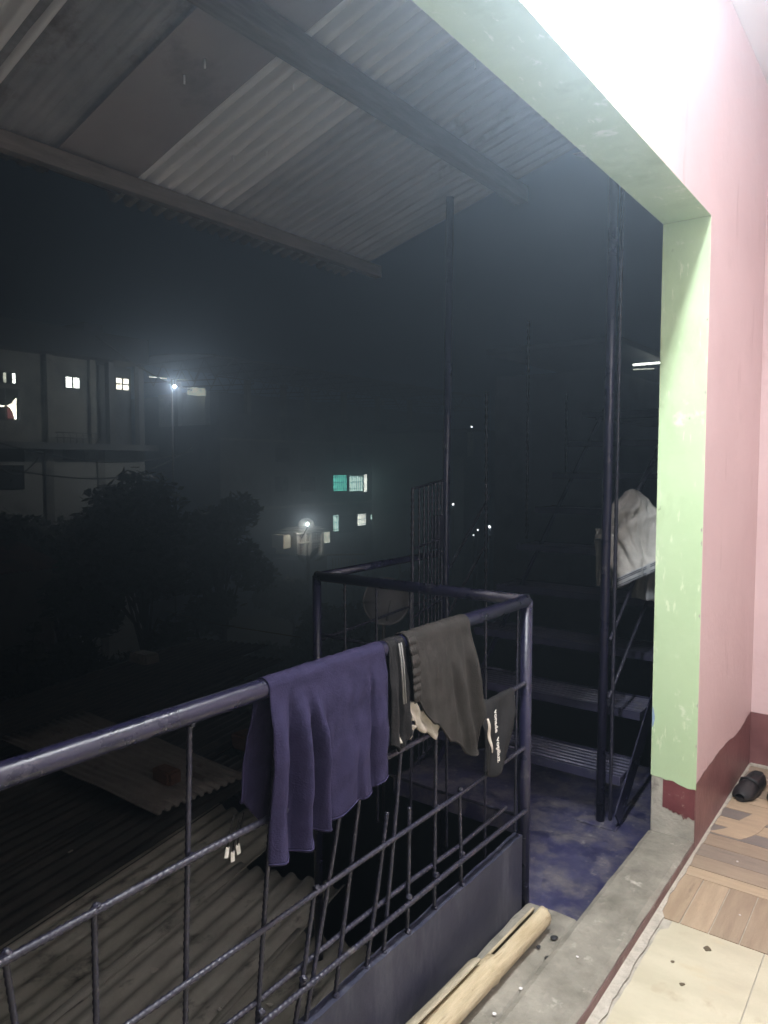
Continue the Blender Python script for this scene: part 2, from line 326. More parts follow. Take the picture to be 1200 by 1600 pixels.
# ---- floor: cream tiles near, wood pattern planks beyond
floor = box('floor', M['grout'], WI - .001, RX, NEARY, FARY, -.2, -.004)
tag(floor, kind='structure')
def slab(name, m, x0, x1, y0, y1, dz=0.0, z0=-.004, h=.004):
    g = .0016
    return MB().box(x0 + g, x1 - g, y0 + g, y1 - g, z0, z0 + h + dz).build(name, m, floor, bevel=.0012)
def cream_tile(x0, x1, y0, y1, ragged=False):
    if not ragged: return slab('tile', M['cream'], x0, x1, y0, y1, random.uniform(-.0004, .0004))
    n = 26; v = []; z1, z0 = .0, -.004
    L = [(x0 + .010 * noise.noise(Vector((0, i * .35, 4))) + (.02 if i > n - 3 else 0), y0 + (y1 - y0 - .003) * i / n) for i in range(n + 1)]
    ring = [(x1 - .0016, y0), (x1 - .0016, y1 - .003)] + L[::-1]
    k = len(ring); v = [(x, y, z1) for x, y in ring] + [(x, y, z0) for x, y in ring]
    f = [tuple(range(k))] + [(i, i + k, (i + 1) % k + k, (i + 1) % k) for i in range(k)]
    me = bpy.data.meshes.new('tile'); me.from_pydata(v, [], f); me.update()
    return link('tile', me, M['cream'], floor)
TY = 2.455
for j in range(8):
    y1 = TY - j * .60; y0 = y1 - .60
    cream_tile(-.662, -.368, y0, y1, True)
    for i in range(3): cream_tile(-.368 + i * .6, min(RX, -.368 + i * .6 + .6), y0, y1)
bx = [-.697, -.621, -.532, -.441, -.350]
while bx[-1] < RX - .1: bx.append(bx[-1] + .0905)
for i in range(len(bx) - 1): slab('plank', WY[(i * 2 + i // 3) % 3], bx[i], bx[i + 1], TY, 2.775, random.uniform(-.0005, .0005))
rows = [2.775, 2.845, 2.945, 3.05, 3.155]
cols = [-.697, -.35, -.05, .30, .62, RX]
for r in range(4):
    for c in range(5): slab('plank', WX[[0, 1, 2, 1][r]], cols[c], cols[c + 1], rows[r], rows[r + 1], random.uniform(-.0004, .0004))
# the row with the curved inlay: grey and pale staves with a tan S piece
for c in range(5):
    x0, x1 = cols[c], cols[c + 1]
    for r in range(4):
        y0 = 3.155 + r * .095
        slab('plank', WX[[3, 0, 3, 0][r]], x0, x1, y0, y0 + .095, -.0004)
    cx = x0 + .13 if c == 0 else (x0 + x1) / 2
    ln = []; rn = []
    for i in range(13):
        t = i / 12; off = .06 * math.sin((t - .5) * 2.2) if t > .5 else -.085 * (1 - t * 2) ** 2
        y = 3.165 + .36 * t
        ln.append((cx - .045 + off, y)); rn.append((cx + .050 + off * .7, y + .002))
    v = []; f = []
    for (a_, b_) in zip(ln, rn): v += [(*a_, .0012), (*b_, .0012), (*a_, -.003), (*b_, -.003)]
    for i in range(12):
        k = 4 * i; f += [(k, k + 1, k + 5, k + 4), (k, k + 4, k + 6, k + 2), (k + 1, k + 3, k + 7, k + 5)]
    f += [(0, 2, 3, 1), (48, 49, 51, 50)]
    me = bpy.data.meshes.new('curved_plank'); me.from_pydata(v, [], f); me.update()
    link('curved_plank', me, WX[0], floor)
for r in range(5):
    y0 = 3.535 + r * .095
    for c in range(5): slab('plank', WX[[0, 1, 0, 2, 1][r]], cols[c], cols[c + 1], y0, min(FARY, y0 + .095), random.uniform(-.0004, .0004))
# crumbling grout run along the sill
gs = [NEARY + 1.6 + (FARY - NEARY - 1.6) * i / 200 for i in range(201)]
gr = wavy_sheet('grout_strip', M['grout'], [(WI - .001, y, .001) for y in gs], [(WI + .012 + nz(y, 17, .008) + (.018 if y < TY else 0), y, .001) for y in gs], (0, 0, 1), .0035, floor)
# ---- other walls, ceiling
fw = empty('far_room_wall', (0, FARY, 0)); tag(fw, 'pink wall with maroon skirting closing the room behind the shoes', 'wall')
box('wall_body', M['pink'], WI, RX + .1, FARY, FARY + .15, .27, CEIL, fw)
box('skirting_paint', M['maroon'], WI, RX + .1, FARY - .0015, FARY + .15, -.004, .2705, fw)
box('cove_strip', M['grout'], WI + .004, RX, FARY - .02, FARY - .0016, -.003, .012, fw, .004)
tag(box('wall_right', M['white'], RX, RX + .15, NEARY, FARY, -.2, CEIL), kind='structure')
tag(box('wall_near', M['white'], WO, RX, NEARY - .15, NEARY, -.2, CEIL), kind='structure')
tag(box('ceiling', M['ceil'], WO - .3, RX + .2, NEARY - .2, FARY + .2, CEIL + .002, CEIL + .15), kind='structure')
# outside of this building, below and above
tag(box('building_wall_below', M['outer_cement'], WO + .01, WO + .2, NEARY, 9.0, -7.0, -.31), 'plain cement outer wall below the landing', 'wall')
tag(box('building_wall_beyond', M['outer_cement'], WO + .02, WO + .2, FARY + .16, 9.0, -.31, CEIL + .4), 'plain cement outer wall running beside the stairs', 'wall')
# ---- the light
lt = empty('tube_light', (WI, 1.5, 2.64)); tag(lt, 'glowing white tube light fixed to pink wall above the opening', 'lamp')
box('batten', M['plastic'], WI + .0012, WI + .026, .86, 2.085, 2.622, 2.662, lt, .004)
for y in (.875, 2.07): box('end_cap', M['plastic'], WI + .024, WI + .072, y - .016, y + .016, 2.618, 2.662, lt, .006)
tube('lit_tube', M['tube'], [(WI + .054, .891, 2.636), (WI + .054, 2.054, 2.636)], .013, lt, 12)
# ---- shoes by the wall
def shoe(loc, rz, label):
    t = empty('shoe', loc, rz); tag(t, label, 'shoe', 'pair of black shoes')
    prof = [(-.125, .030, .050), (-.11, .036, .062), (-.07, .040, .066), (-.02, .041, .060), (.03, .045, .054), (.075, .047, .046), (.11, .040, .036), (.132, .022, .022)]
    L = 12
    def upper(u, v):
        i = u * (len(prof) - 1); a = int(min(i, len(prof) - 2)); fr = i - a
        y, hw, h = [prof[a][k] * (1 - fr) + prof[a + 1][k] * fr for k in range(3)]
        an = math.pi * (v * 1.0)
        z = .012 + h * math.sin(an) ** .7
        x = hw * math.cos(an) * (1 - .18 * math.sin(an))
        if u < .52 and .28 < v < .72: z = min(z, .012 + h * .55 + .02 * (u < .12)); 
        return (x, y, z)
    o = grid('upper', M['shoe'], upper, 24, 20, None, .004, 0, True)
    o.parent = t
    b = MB(); ring = []
    for k in range(20):
        an = 2 * math.pi * k / 20; yy = math.sin(an) * .136; hw = .046 if yy > 0 else .041
        ring.append((math.cos(an) * hw, yy))
    v = [(x, y, 0) for x, y in ring] + [(x, y, .016) for x, y in ring]
    f = [tuple(reversed(range(20))), tuple(range(20, 40))] + [(i, (i + 1) % 20, (i + 1) % 20 + 20, i + 20) for i in range(20)]
    me = bpy.data.meshes.new('sole'); me.from_pydata(v, [], f); me.update(); o = link('sole', me, M['shoe']); o.parent = t
    st = MB().tube([(-.040, .01, .035), (-.03, .015, .062), (0, .02, .072), (.03, .015, .062), (.040, .01, .035)], .008, 8).build('strap', M['shoe'], None, True); st.parent = t
    return t
shoe((-.632, 3.665, .001), R(172), 'black shoe standing against the maroon skirting, toe towards the room')
shoe((-.515, 3.70, .001), R(186), 'black shoe half out of frame beside the room corner')

# ================================================================ LANDING, PARAPET, RAILING
LZ = -.03
land = empty('landing', (-1.5, 3, LZ)); tag(land, 'worn navy painted landing at the foot of the stairs', 'landing')
rough_slab('landing_floor', M['landing'], -2.10, WO - .001, 2.885, 3.75, LZ - .09, LZ, .004, land, 40, 40)
ls_ = rough_slab('landing_strip', M['landing'], -1.40, WO - .0065, 2.237, 2.884, LZ - .09, LZ - .0005, .004, land, 24, 30)
for v_ in ls_.data.vertices:
    lim = -1.10 - .30 * (v_.co.y - 2.237) / .647; k_ = (v_.co.x + 1.40) / (WO + 1.40); v_.co.x = lim + (WO - .0065 - lim) * max(0, min(1, k_))
par = empty('parapet', (-1.085, 1, 0)); tag(par, 'low dark blue grey parapet plate under the rebar railing', 'parapet')
n = 140; yy = [NEARY + 2.4 + (2.205 - NEARY - 2.4) * i / n for i in range(n + 1)]
wavy_sheet('plate', M['parapet'], [(-1.068, y, -.34) for y in yy], [(-1.068, y, .262 + nz(y, 6, .009) + nz(y, 31, .004)) for y in yy], (-1, 0, 0), .03, par)
rl = empty('railing', (-1.08, 2.24, 0)); tag(rl, 'navy pipe and rebar railing turning the corner beside the stairs', 'railing')
RXX, RZ, RR = -1.08, 1.05, .0205
tube('top_rail', M['navy'], [(RXX, -.9, RZ), (RXX, .3, RZ - .002), (RXX, 1.2, RZ), (RXX, 2.235, RZ + .004)], RR, rl, 16)
tube('top_rail', M['navy'], [(RXX + .003, 2.243, RZ + .003), (-1.55, 2.25, RZ + .002), (-2.035, 2.255, RZ)], RR, rl, 16)
tube('top_rail', M['navy'], [(-2.037, 2.262, RZ - .002), (-2.05, 2.8, RZ + .0), (-2.055, 3.25, RZ + .002)], .017, rl, 14)
tube('post', M['navy'], [(RXX, 2.24, LZ - .06), (RXX, 2.24, RZ + .004)], .0205, rl, 16)
tube('post', M['navy'], [(-2.037, 2.258, -.6), (-2.037, 2.258, RZ)], .0185, rl, 14)
tube('post', M['rebar'], [(RXX - .026, 2.225, .2), (RXX - .024, 2.225, RZ - .02)], .005, rl, 8, .13, .0036)
tube('post', M['navy'], [(RXX, -.9, -.1), (RXX, -.9, RZ)], .0205, rl, 14)
def wob(pts, a=.006):
    return [(x + random.uniform(-a, a), y, z + random.uniform(-a, a)) for x, y, z in pts]
def hbar(z0, z1, y0, y1, dx=0.0, r=.0065):
    ps = wob([(RXX + dx, y0 + (y1 - y0) * i / 7, z0 + (z1 - z0) * i / 7) for i in range(8)], .004)
    tube('horizontal_bar', M['rebar'], ps, r, rl, 8, .12, .0036)
hbar(.778, .775, -.9, 2.225, .008, .0068); hbar(.538, .557, -.9, 2.225, .008, .006)
hbar(.378, .340, -.9, 2.235, .010, .0068); hbar(.398, .378, .2, 2.13, -.012, .006)
for (ya, za, yb, zb) in [(.505, .775, .56, .25), (.651, .775, .65, .25), (.851, 1.035, .823, .25), (1.085, 1.035, 1.0, .25), (1.19, .557, 1.115, .25), (1.364, 1.03, 1.153, .25), (1.42, 1.03, 1.255, .25), (1.462, .625, 1.372, .25), (1.555, 1.03, 1.444, .25), (1.561, .60, 1.551, .25), (1.692, 1.03, 1.684, .25), (1.818, .557, 1.831, .255), (.30, 1.03, .31, .25), (.08, .78, .10, .25), (-.15, 1.03, -.13, .25), (-.4, .78, -.4, .25)]:
    tube('vertical_bar', M['rebar'], [(RXX - .004, ya, za), (RXX - .003 + random.uniform(-.003, .003), (ya + yb) / 2, (za + zb) / 2), (RXX - .004, yb, zb)], .0052, rl, 8, .13, .0036)
wb = bmesh.new(); bmesh.ops.create_icosphere(wb, subdivisions=2, radius=.009)
for v in wb.verts: v.co *= 1 + .35 * noise.noise(v.co * 160)
wme = bpy.data.meshes.new('weld_bead'); wb.to_mesh(wme); wb.free(); wme.materials.append(M['rebar'])
for (y, z) in ((.505, .778), (.651, .778), (.85, .775), (1.19, .555), (1.818, .556), (1.69, .552), (1.553, .360), (1.686, .357), (1.83, .355), (1.013, .374), (1.142, .371), (.85, 1.032), (1.684, .262), (1.551, .264), (1.444, .262), (1.83, .262), (2.222, .775), (2.222, .556), (2.232, .342), (1.255, .262), (1.372, .262)):
    link('weld_bead', wme, None, rl, loc=(RXX + random.uniform(-.002, .006), y, z), rot=(random.random() * 3, random.random() * 3, 0))
for (z, r) in ((.80, .006), (.55, .006), (.30, .006)):
    tube('horizontal_bar', M['rebar'], wob([(-1.10 - .93 * i / 5, 2.25 + .004 * i, z) for i in range(6)], .004), r, rl, 8, .16, .007)
for i in range(5):
    x = -1.24 - i * .16
    tube('vertical_bar', M['rebar'], [(x, 2.25, RZ - .015), (x + .005, 2.25, .10)], .005, rl, 8, .18, .007)
for z in (.78, .50): tube('horizontal_bar', M['rebar'], wob([(-2.04 - .002 * i, 2.27 + .195 * i, z + .01 * i) for i in range(6)], .003), .006, rl, 8, .16, .007)
# ---- gate panel hanging on the tall pole
gt = empty('rebar_gate', (-2.05, 3.26, 0)); tag(gt, 'narrow open gate of upright rebars hinged to the tall pole', 'gate')
A, B = Vector((-1.930, 2.80, 0)), Vector((-2.045, 3.235, 0))
for i in range(8):
    p = A.lerp(B, (i / 7) ** .8)
    o = tube('upright_bar', M['rebar'], [(p.x, p.y, .06), (p.x, p.y, 1.40 + .03 * i / 7)], .0075 if i in (0, 7) else .0045, gt, 8, .16, .008)
for z in (.08, .45, .80, 1.12, 1.40): tube('cross_bar', M['rebar'], [(A.x, A.y, z), (B.x, B.y, z + (.03 if z > 1.2 else .01))], .006, gt, 8, .16, .008)
box('lock_plate', M['rebar'], -2.062, -2.038, 3.17, 3.245, 1.08, 1.25, gt, .004)

# ================================================================ STAIRS
stairs = empty('steel_stairs', (-1.6, 3.05, 0)); tag(stairs, 'dark navy steel stairs with barred treads climbing away from the landing', 'stairs')
RISE, RUN, SY, SZ = .214, .252, 3.06, .175
SXL, SXR = -2.03, -1.03
for i in range(9):
    y, z = SY + i * RUN, SZ + i * RISE
    fr = MB()
    fr.box(SXL, SXR, y - .004, y, z - .035, z + .003); fr.box(SXL, SXR, y + .245, y + .249, z - .03, z + .002)
    fr.box(SXL, SXL + .004, y, y + .245, z - .03, z - .001); fr.box(SXR - .004, SXR, y, y + .245, z - .03, z - .001)
    tr = fr.build('tread', M['tread'], stairs)
    for k in range(7):
        yk = y + .018 + k * .035
        o = MB().tube([(SXL + .004, yk, z - .009 + random.uniform(-.002, .002)), (-1.53, yk + random.uniform(-.003, .003), z - .009), (SXR - .004, yk, z - .009)], .0068, 6).build('slat', M['slat'], None, True)
        o.parent = tr; o.matrix_parent_inverse = Matrix.Translation(stairs.location).inverted() @ Matrix.Identity(4)
        o.matrix_parent_inverse = Matrix.Identity(4)
for x, hh in ((SXL + .10, .035), (SXR + .012, .10)):
    MB().beam((x, SY - .06, SZ - .16), (x, SY + 9 * RUN, SZ - .16 + 9.24 * RISE), .006, hh).build('stringer', M['navy'], stairs)
MB().box(SXL, SXR, SY + 9 * RUN, SY + 9 * RUN + 1.2, SZ + 8 * RISE - .04, SZ + 8 * RISE).build('upper_platform', M['navy'], stairs)
tube('pole', M['navy'], [(-1.105, 3.035, LZ - .05), (-1.10, 3.035, 1.6), (-1.095, 3.04, 3.12)], .0195, stairs, 16)
tube('pole', M['navy'], [(-2.06, 3.29, -.6), (-2.055, 3.29, 1.2), (-2.045, 3.30, 2.88)], .0205, stairs, 16)
tube('pole', M['rebar'], [(-1.07, 3.06, LZ - .02), (-1.068, 3.06, 3.1)], .008, stairs, 8, .1, .01)
sl = RISE / RUN
for z0 in (.52, .77):
    tube('hand_rail', M['rebar'], [(-1.075, 3.03, z0), (-1.05, 3.5, z0 + .47 * sl), (-1.03, 5.2, z0 + 2.17 * sl)], .0075 if z0 < 1 else .013, stairs, 8, .1, .01)
tube('hand_rail', M['navy'], [(-1.07, 3.235, 1.325), (-1.05, 3.5, 1.53), (-1.03, 5.0, 2.80)], .013, stairs, 8)
for z0 in (.70, .94):
    tube('hand_rail', M['rebar'], [(-2.05, 3.29, z0), (-2.05, 3.76, z0 + .47 * sl)], .0075, stairs, 8, .1, .01)
for (y, za, zb) in ((3.72, .70, 1.92), (4.245, 1.05, 2.40), (4.845, 1.45, 2.0)):
    tube('baluster', M['rebar'], [(-2.05, y, za), (-2.045, y - .02, zb)], .008, stairs, 8, .2, .01)
for (y, za, zb) in ((3.62, .45, 1.62), (4.2, .95, 2.1), (4.8, 1.45, 2.6)):
    tube('baluster', M['rebar'], [(-1.03, y, za), (-1.03, y, zb)], .008, stairs, 8, .2, .01)
box('base_plate', M['landing'], -1.19, -1.02, 2.98, 3.10, LZ, LZ + .008, stairs, .003)

# ================================================================ CANOPY ROOF
can = empty('canopy_roof', (WO, 1, 3.24)); tag(can, 'sloping canopy of patched corrugated sheets over the landing', 'canopy')
RS = .27
def rz(x): return 3.245 - RS * (-.873 - x)
def corr(name, m, o, u, v, lu, lv, pitch, amp, parent, nu=6, thick=.0012, sag=0.0, phase=0.0, wob_=.0, sharp=3.0, bias=0.0):
    o = Vector(o); u = Vector(u).normalized(); v = Vector(v).normalized(); nn = u.cross(v).normalized()
    if nn.z < 0: nn = -nn
    nv = max(2, int(lv / pitch * 16))
    def fn(a, b):
        s = b * lv
        h = amp * math.tanh(sharp * (math.cos(2 * math.pi * s / pitch + phase) - bias)) / math.tanh(sharp) if amp else 0
        h += sag * math.sin(math.pi * a) * 1.0
        h += wob_ * noise.noise(Vector((a * 3, s * 2.5, o.x + o.y)))
        e = noise.noise(Vector((s * 9, a, o.y))) * .006 if a in (0.0, 1.0) else 0
        return o + u * (a * lu + e) + v * s + nn * h
    return grid(name, m, fn, nu, nv, parent, thick, 0, True)
ud = Vector((-1, 0, -RS)).normalized(); ln = math.hypot(1, RS)
def sheet(m, y0, y1, dz, x0=-.88, x1=-3.0, amp=.024, pitch=.0735):
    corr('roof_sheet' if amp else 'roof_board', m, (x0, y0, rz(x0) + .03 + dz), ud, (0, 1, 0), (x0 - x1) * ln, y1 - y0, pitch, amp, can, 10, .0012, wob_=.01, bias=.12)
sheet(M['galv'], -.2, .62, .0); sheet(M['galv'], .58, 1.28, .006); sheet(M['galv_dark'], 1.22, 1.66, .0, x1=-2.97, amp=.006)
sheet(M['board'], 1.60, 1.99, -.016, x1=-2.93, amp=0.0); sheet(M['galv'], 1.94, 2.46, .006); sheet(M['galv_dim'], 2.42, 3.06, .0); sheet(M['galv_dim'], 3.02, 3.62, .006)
sheet(M['galv'], -1.0, -.16, .0); 
for x, wd, ht in ((-2.78, .05, .07), (-1.82, .075, .085), (-.93, .05, .08)):
    MB().beam((x, -1.2, rz(x) - ht / 2 - .004), (x, 3.66, rz(x) - ht / 2 - .004), wd, ht).build('purlin', M['timber'], can, bevel=.004)
for y in (.35,):
    MB().beam((-.88, y, rz(-.88) - .125), (-2.86, y, rz(-2.86) - .125), .045, .07).build('rafter', M['timber'], can, bevel=.004)
for k, (x, y) in enumerate([(-2.2, 1.75), (-2.1, 1.76), (-2.0, 2.1), (-2.45, 2.2), (-2.35, 2.3), (-1.5, 2.6)]):
    tube('roof_nail', M['galv'], [(x, y, rz(x) + .01), (x, y, rz(x) - .02)], .004, can, 6)
MB().beam((-1.42, 3.50, 3.02), (-1.42, 3.64, 3.05), .10, .004).build('flashing', M['galv'], can)

# ================================================================ CLOTHES
def drape(name, m, y0, y1, fl, bl, fold, shift, ns=70, nl=90, axis=(RXX, RZ), rr=.0225, parent=None, thick=.0025):
    ax, az = axis
    def fn(u, v):
        t = v * 2 - 1; L = fl(u) if t > 0 else bl(u); l = t * L; ad = abs(l); sg = 1 if t > 0 else -1
        q = rr * math.pi / 2
        if ad < q: x = ax + rr * math.sin(l / rr); z = az + rr * math.cos(l / rr); d = 0
        else: d = ad - q; x = ax + sg * rr; z = az - d
        off = fold(u, d, sg)
        wr = (noise.noise(Vector((u * 7, d * 9, sg * 3 + y0 * 5))) * .006 + noise.noise(Vector((u * 19 + d * 12, d * 22, sg * 3 + y0 * 5))) * .0028) * min(1, d / .05)
        x += sg * (off + wr)
        if d == 0: z += .0010 + .0025 * noise.noise(Vector((u * 16, l * 20, y0)))
        return (x, y0 + (y1 - y0) * u + shift(u, d, sg), z)
    o = grid(name, m, fn, ns, nl, parent, thick, 0, True, 1.0)
    for e in (1.0, 0.0):
        tube('hem', m, [Vector(fn(i / 40, e)) + Vector((.0012 if e else -.0012, 0, .004)) for i in range(41)], .0017, parent, 6)
    return o
def lerpf(pts):
    def f(u):
        for (a, b), (c, d) in zip(pts, pts[1:]):
            if u <= c:
                k = (u - a) / (c - a) if c > a else 0; k = k * k * (3 - 2 * k); return b + (d - b) * k
        return pts[-1][1]
    return f
def folds(lst, base=.006):
    def f(u, d, sg):
        rp = min(1, d / .10); rp = rp * rp * (3 - 2 * rp); o = base * rp
        for c, s, wdt, a in lst:
            o += a * min(1.0, d / .16) * math.exp(-((u - c - s * d) / wdt) ** 2)
        return max(o, -.002 if d < .03 else -.014) if sg > 0 else max(0, o * .5)
    return f
g1 = empty('purple_shirt', (RXX, 1.2, RZ)); tag(g1, 'plain purple blue shirt hung in soft folds over the top rail', 'shirt')
fl = lerpf([(0, .385), (.12, .395), (.25, .39), (.31, .375), (.40, .378), (.50, .372), (.62, .362), (.82, .358), (.90, .345), (1, .343)])
bl = lerpf([(0, .27), (.2, .34), (.5, .40), (1, .36)])
def shirt_folds(u, d, sg):
    rp = min(1, d / .09); rp = rp * rp * (3 - 2 * rp)
    o = .010 * rp
    for c, sl_, w0, w1, a, d0 in ((.055, .10, .05, .06, .026, 0), (.150, .22, .016, .030, -.030, .0), (.215, .16, .040, .060, .030, .0), (.300, .30, .012, .024, -.038, .02), (.345, .36, .030, .045, .026, .01), (.405, .30, .010, .018, -.018, .05), (.56, .12, .10, .09, .010, .12), (.665, .22, .012, .014, -.010, .16), (.73, .10, .07, .05, .011, .10), (.845, -.06, .011, .016, -.024, .0), (.93, -.10, .045, .06, .016, .03)):
        k = max(0, min(1, (d - d0) / .14)); k = k * k * (3 - 2 * k)
        wd = w0 + (w1 - w0) * min(1, d / .35); cc = c + sl_ * d * .35 + .012 * noise.noise(Vector((c * 40, d * 7, 2)))
        o += a * k * math.exp(-((u - cc) / wd) ** 2)
    o += .005 * rp * noise.noise(Vector((u * 4.5, d * 5, 7))) + .0022 * rp * noise.noise(Vector((u * 15 + d * 9, d * 16, 3)))
    return max(o, -.014 if d > .03 else 0) if sg > 0 else max(0, o * .4)
drape('shirt_body', M['purple'], 1.030, 1.418, fl, bl,
      shirt_folds,
      lambda u, d, sg: (-.16 * d * (1 - u) if sg < 0 else .02 * d * (u - .5) * 2 - .10 * d * max(0, .5 - u) + (-.05 * d * max(0, u - .85) * 4)), parent=g1)
for k, (y, z) in enumerate(((.972, .715), (.985, .700), (.998, .709))):
    p = [(RXX - .045, y + .02, z + .075), (RXX - .045, y + .006, z + .04), (RXX - .044, y, z + .012)]
    tube('tag_string', M['black_cloth'], p, .0015, g1, 6)
    a = Vector((RXX - .044, y, z + .014))
    MB().beam(a, a + Vector((.002, -.006 + .004 * k, -.020)), .010, .0015, (1, 0, 0)).build('white_tag', M['print'], g1)

g2 = empty('brown_shorts', (RXX, 1.66, RZ)); tag(g2, 'dark brown grey shorts with gathered waistband hung over the rail', 'shorts')
fl2 = lerpf([(0, .185), (.25, .275), (.5, .355), (.75, .425), (.85, .42), (.93, .33), (1, .275)])
drape('shorts_body', M['brown'], 1.515, 1.822, fl2, lerpf([(0, .2), (1, .34)]),
      folds([(.15, .3, .06, .006), (.55, .35, .035, -.010), (.66, .3, .06, .012), (.82, .1, .05, -.010), (.92, .1, .05, .016)], .010),
      lambda u, d, sg: (.24 * d * u + .10 * d * (1 - u) if sg > 0 else .12 * d), rr=.0258, parent=g2)
def waist(u, v):
    d = u * .17
    sc_ = abs(math.sin(u * 22 + .7 * math.sin(u * 9)))
    x = RXX + .028 + .010 * min(1, d / .05) + .005 * sc_ * (1 - .5 * v) + .0015 * math.sin(v * 30 + u * 40)
    y = 1.506 + .10 * d - .007 * sc_ * (1 - v) + v * .030
    return (x, y, RZ + .018 - d)
grid('waistband', M['brown'], waist, 90, 8, g2, .003)
g3 = empty('black_trousers', (RXX, 1.47, RZ)); tag(g3, 'black striped garment folded over the rail between purple shirt and brown shorts', 'trousers')
drape('garment_body', M['black_cloth'], 1.437, 1.505, lerpf([(0, .27), (.5, .30), (1, .26)]), lerpf([(0, .26), (1, .26)]),
      folds([(.2, 0, .16, .016), (.55, 0, .06, -.012), (.85, 0, .14, .012)], .004), lambda u, d, sg: .09 * d * (u - .2), 30, 60, rr=.0215, parent=g3)
for k, u in enumerate((.30, .48)):
    tube('side_stripe', M['dull_cloth'], [(RXX + .0265, 1.455 + .05 * u, RZ + .012), (RXX + .034, 1.455 + .05 * u, RZ - .03), (RXX + .040, 1.458 + .05 * u, RZ - .14)], .0022, g3, 6)
g4 = empty('cream_cloth', (RXX, 1.58, .86)); tag(g4, 'crumpled cream cloth peeking out below the brown shorts', 'cloth')
def crm(u, v):
    y = 1.53 + .135 * u; z = .872 - .090 * u + (v - .5) * (.062 - .03 * abs(u - .5)) + .006 * math.sin(u * 13)
    return (RXX + .019 + .005 * math.sin(u * 17 + v * 5) + .003 * math.sin(v * 9), y, z)
grid('crumpled_cloth', M['cream_cloth'], crm, 40, 10, g4, .003)
def crm2(u, v):
    y = 1.475 + .075 * u; z = .812 + (v - .5) * .036 * math.sin(math.pi * (.1 + .8 * u)) + .012 * u
    return (RXX + .021 + .004 * math.sin(u * 11 + v * 4), y, z)
grid('cloth_tail', M['cream_cloth'], crm2, 20, 8, g4, .003)
g5 = empty('black_shorts', (RXX, 2.0, .78)); tag(g5, 'black shorts with white lettering slung over the middle bar by the post', 'shorts')
def blk(u, v):
    t = v * 2 - 1; L = (.20 + .045 * math.sin(u * 3.1) - .05 * (u > .8) * (u - .8) * 5) if t > 0 else .16
    l = t * L; ad = abs(l); sg = 1 if t > 0 else -1; rr = .011; q = rr * 1.57
    if ad < q: x = RXX + .008 + rr * math.sin(l / rr); z = .778 + rr * math.cos(l / rr); d = 0
    else: d = ad - q; x = RXX + .008 + sg * rr; z = .778 - d
    x += sg * (.012 * min(1, d / .06) * (1 + .9 * math.sin(u * 8 + d * 9)) + .004 * noise.noise(Vector((u * 6, d * 12, 4))))
    y = 1.885 + .235 * u - d * (.42 * u) + .1 * d * (1 - u)
    return (x, y, z)
grid('shorts_body', M['black_cloth'], blk, 50, 60, g5, .003, 0, True, 1.0)
def lettering(txt, loc, size, m, parent, rot):
    cu = bpy.data.curves.new('lettering', 'FONT'); cu.body = txt; cu.size = size; cu.extrude = .0006; cu.offset = size * .012
    o = bpy.data.objects.new('lettering', cu); COL.objects.link(o)
    dg = bpy.context.evaluated_depsgraph_get(); me = bpy.data.meshes.new_from_object(o.evaluated_get(dg))
    bpy.data.objects.remove(o)
    me.transform(Matrix.Translation(loc) @ rot)
    me.materials.clear()
    return link('lettering', me, m, parent)
# text runs down the edge of the cloth (local x -> down, local y -> +Y, facing +X)
ROTD = Matrix(((0, 0, 1, 0), (.12, 1, 0, 0), (-1, .12, 0, 0), (0, 0, 0, 1)))
lettering('vonade', Vector((RXX + .062, 1.905, .780)), .024, M['print'], g5, ROTD)
lettering('vopiluz', Vector((RXX + .060, 1.925, .690)), .027, M['print'], g5, ROTD)
wl = grid('white_lining', M['cream_cloth'], lambda u, v: (RXX + .058 + .003 * math.sin(u * 9), 1.872 + .028 * u + (v - .5) * .016 * math.sin(math.pi * min(1, .15 + u * .8)), .765 - .11 * u), 16, 4, g5, .002)

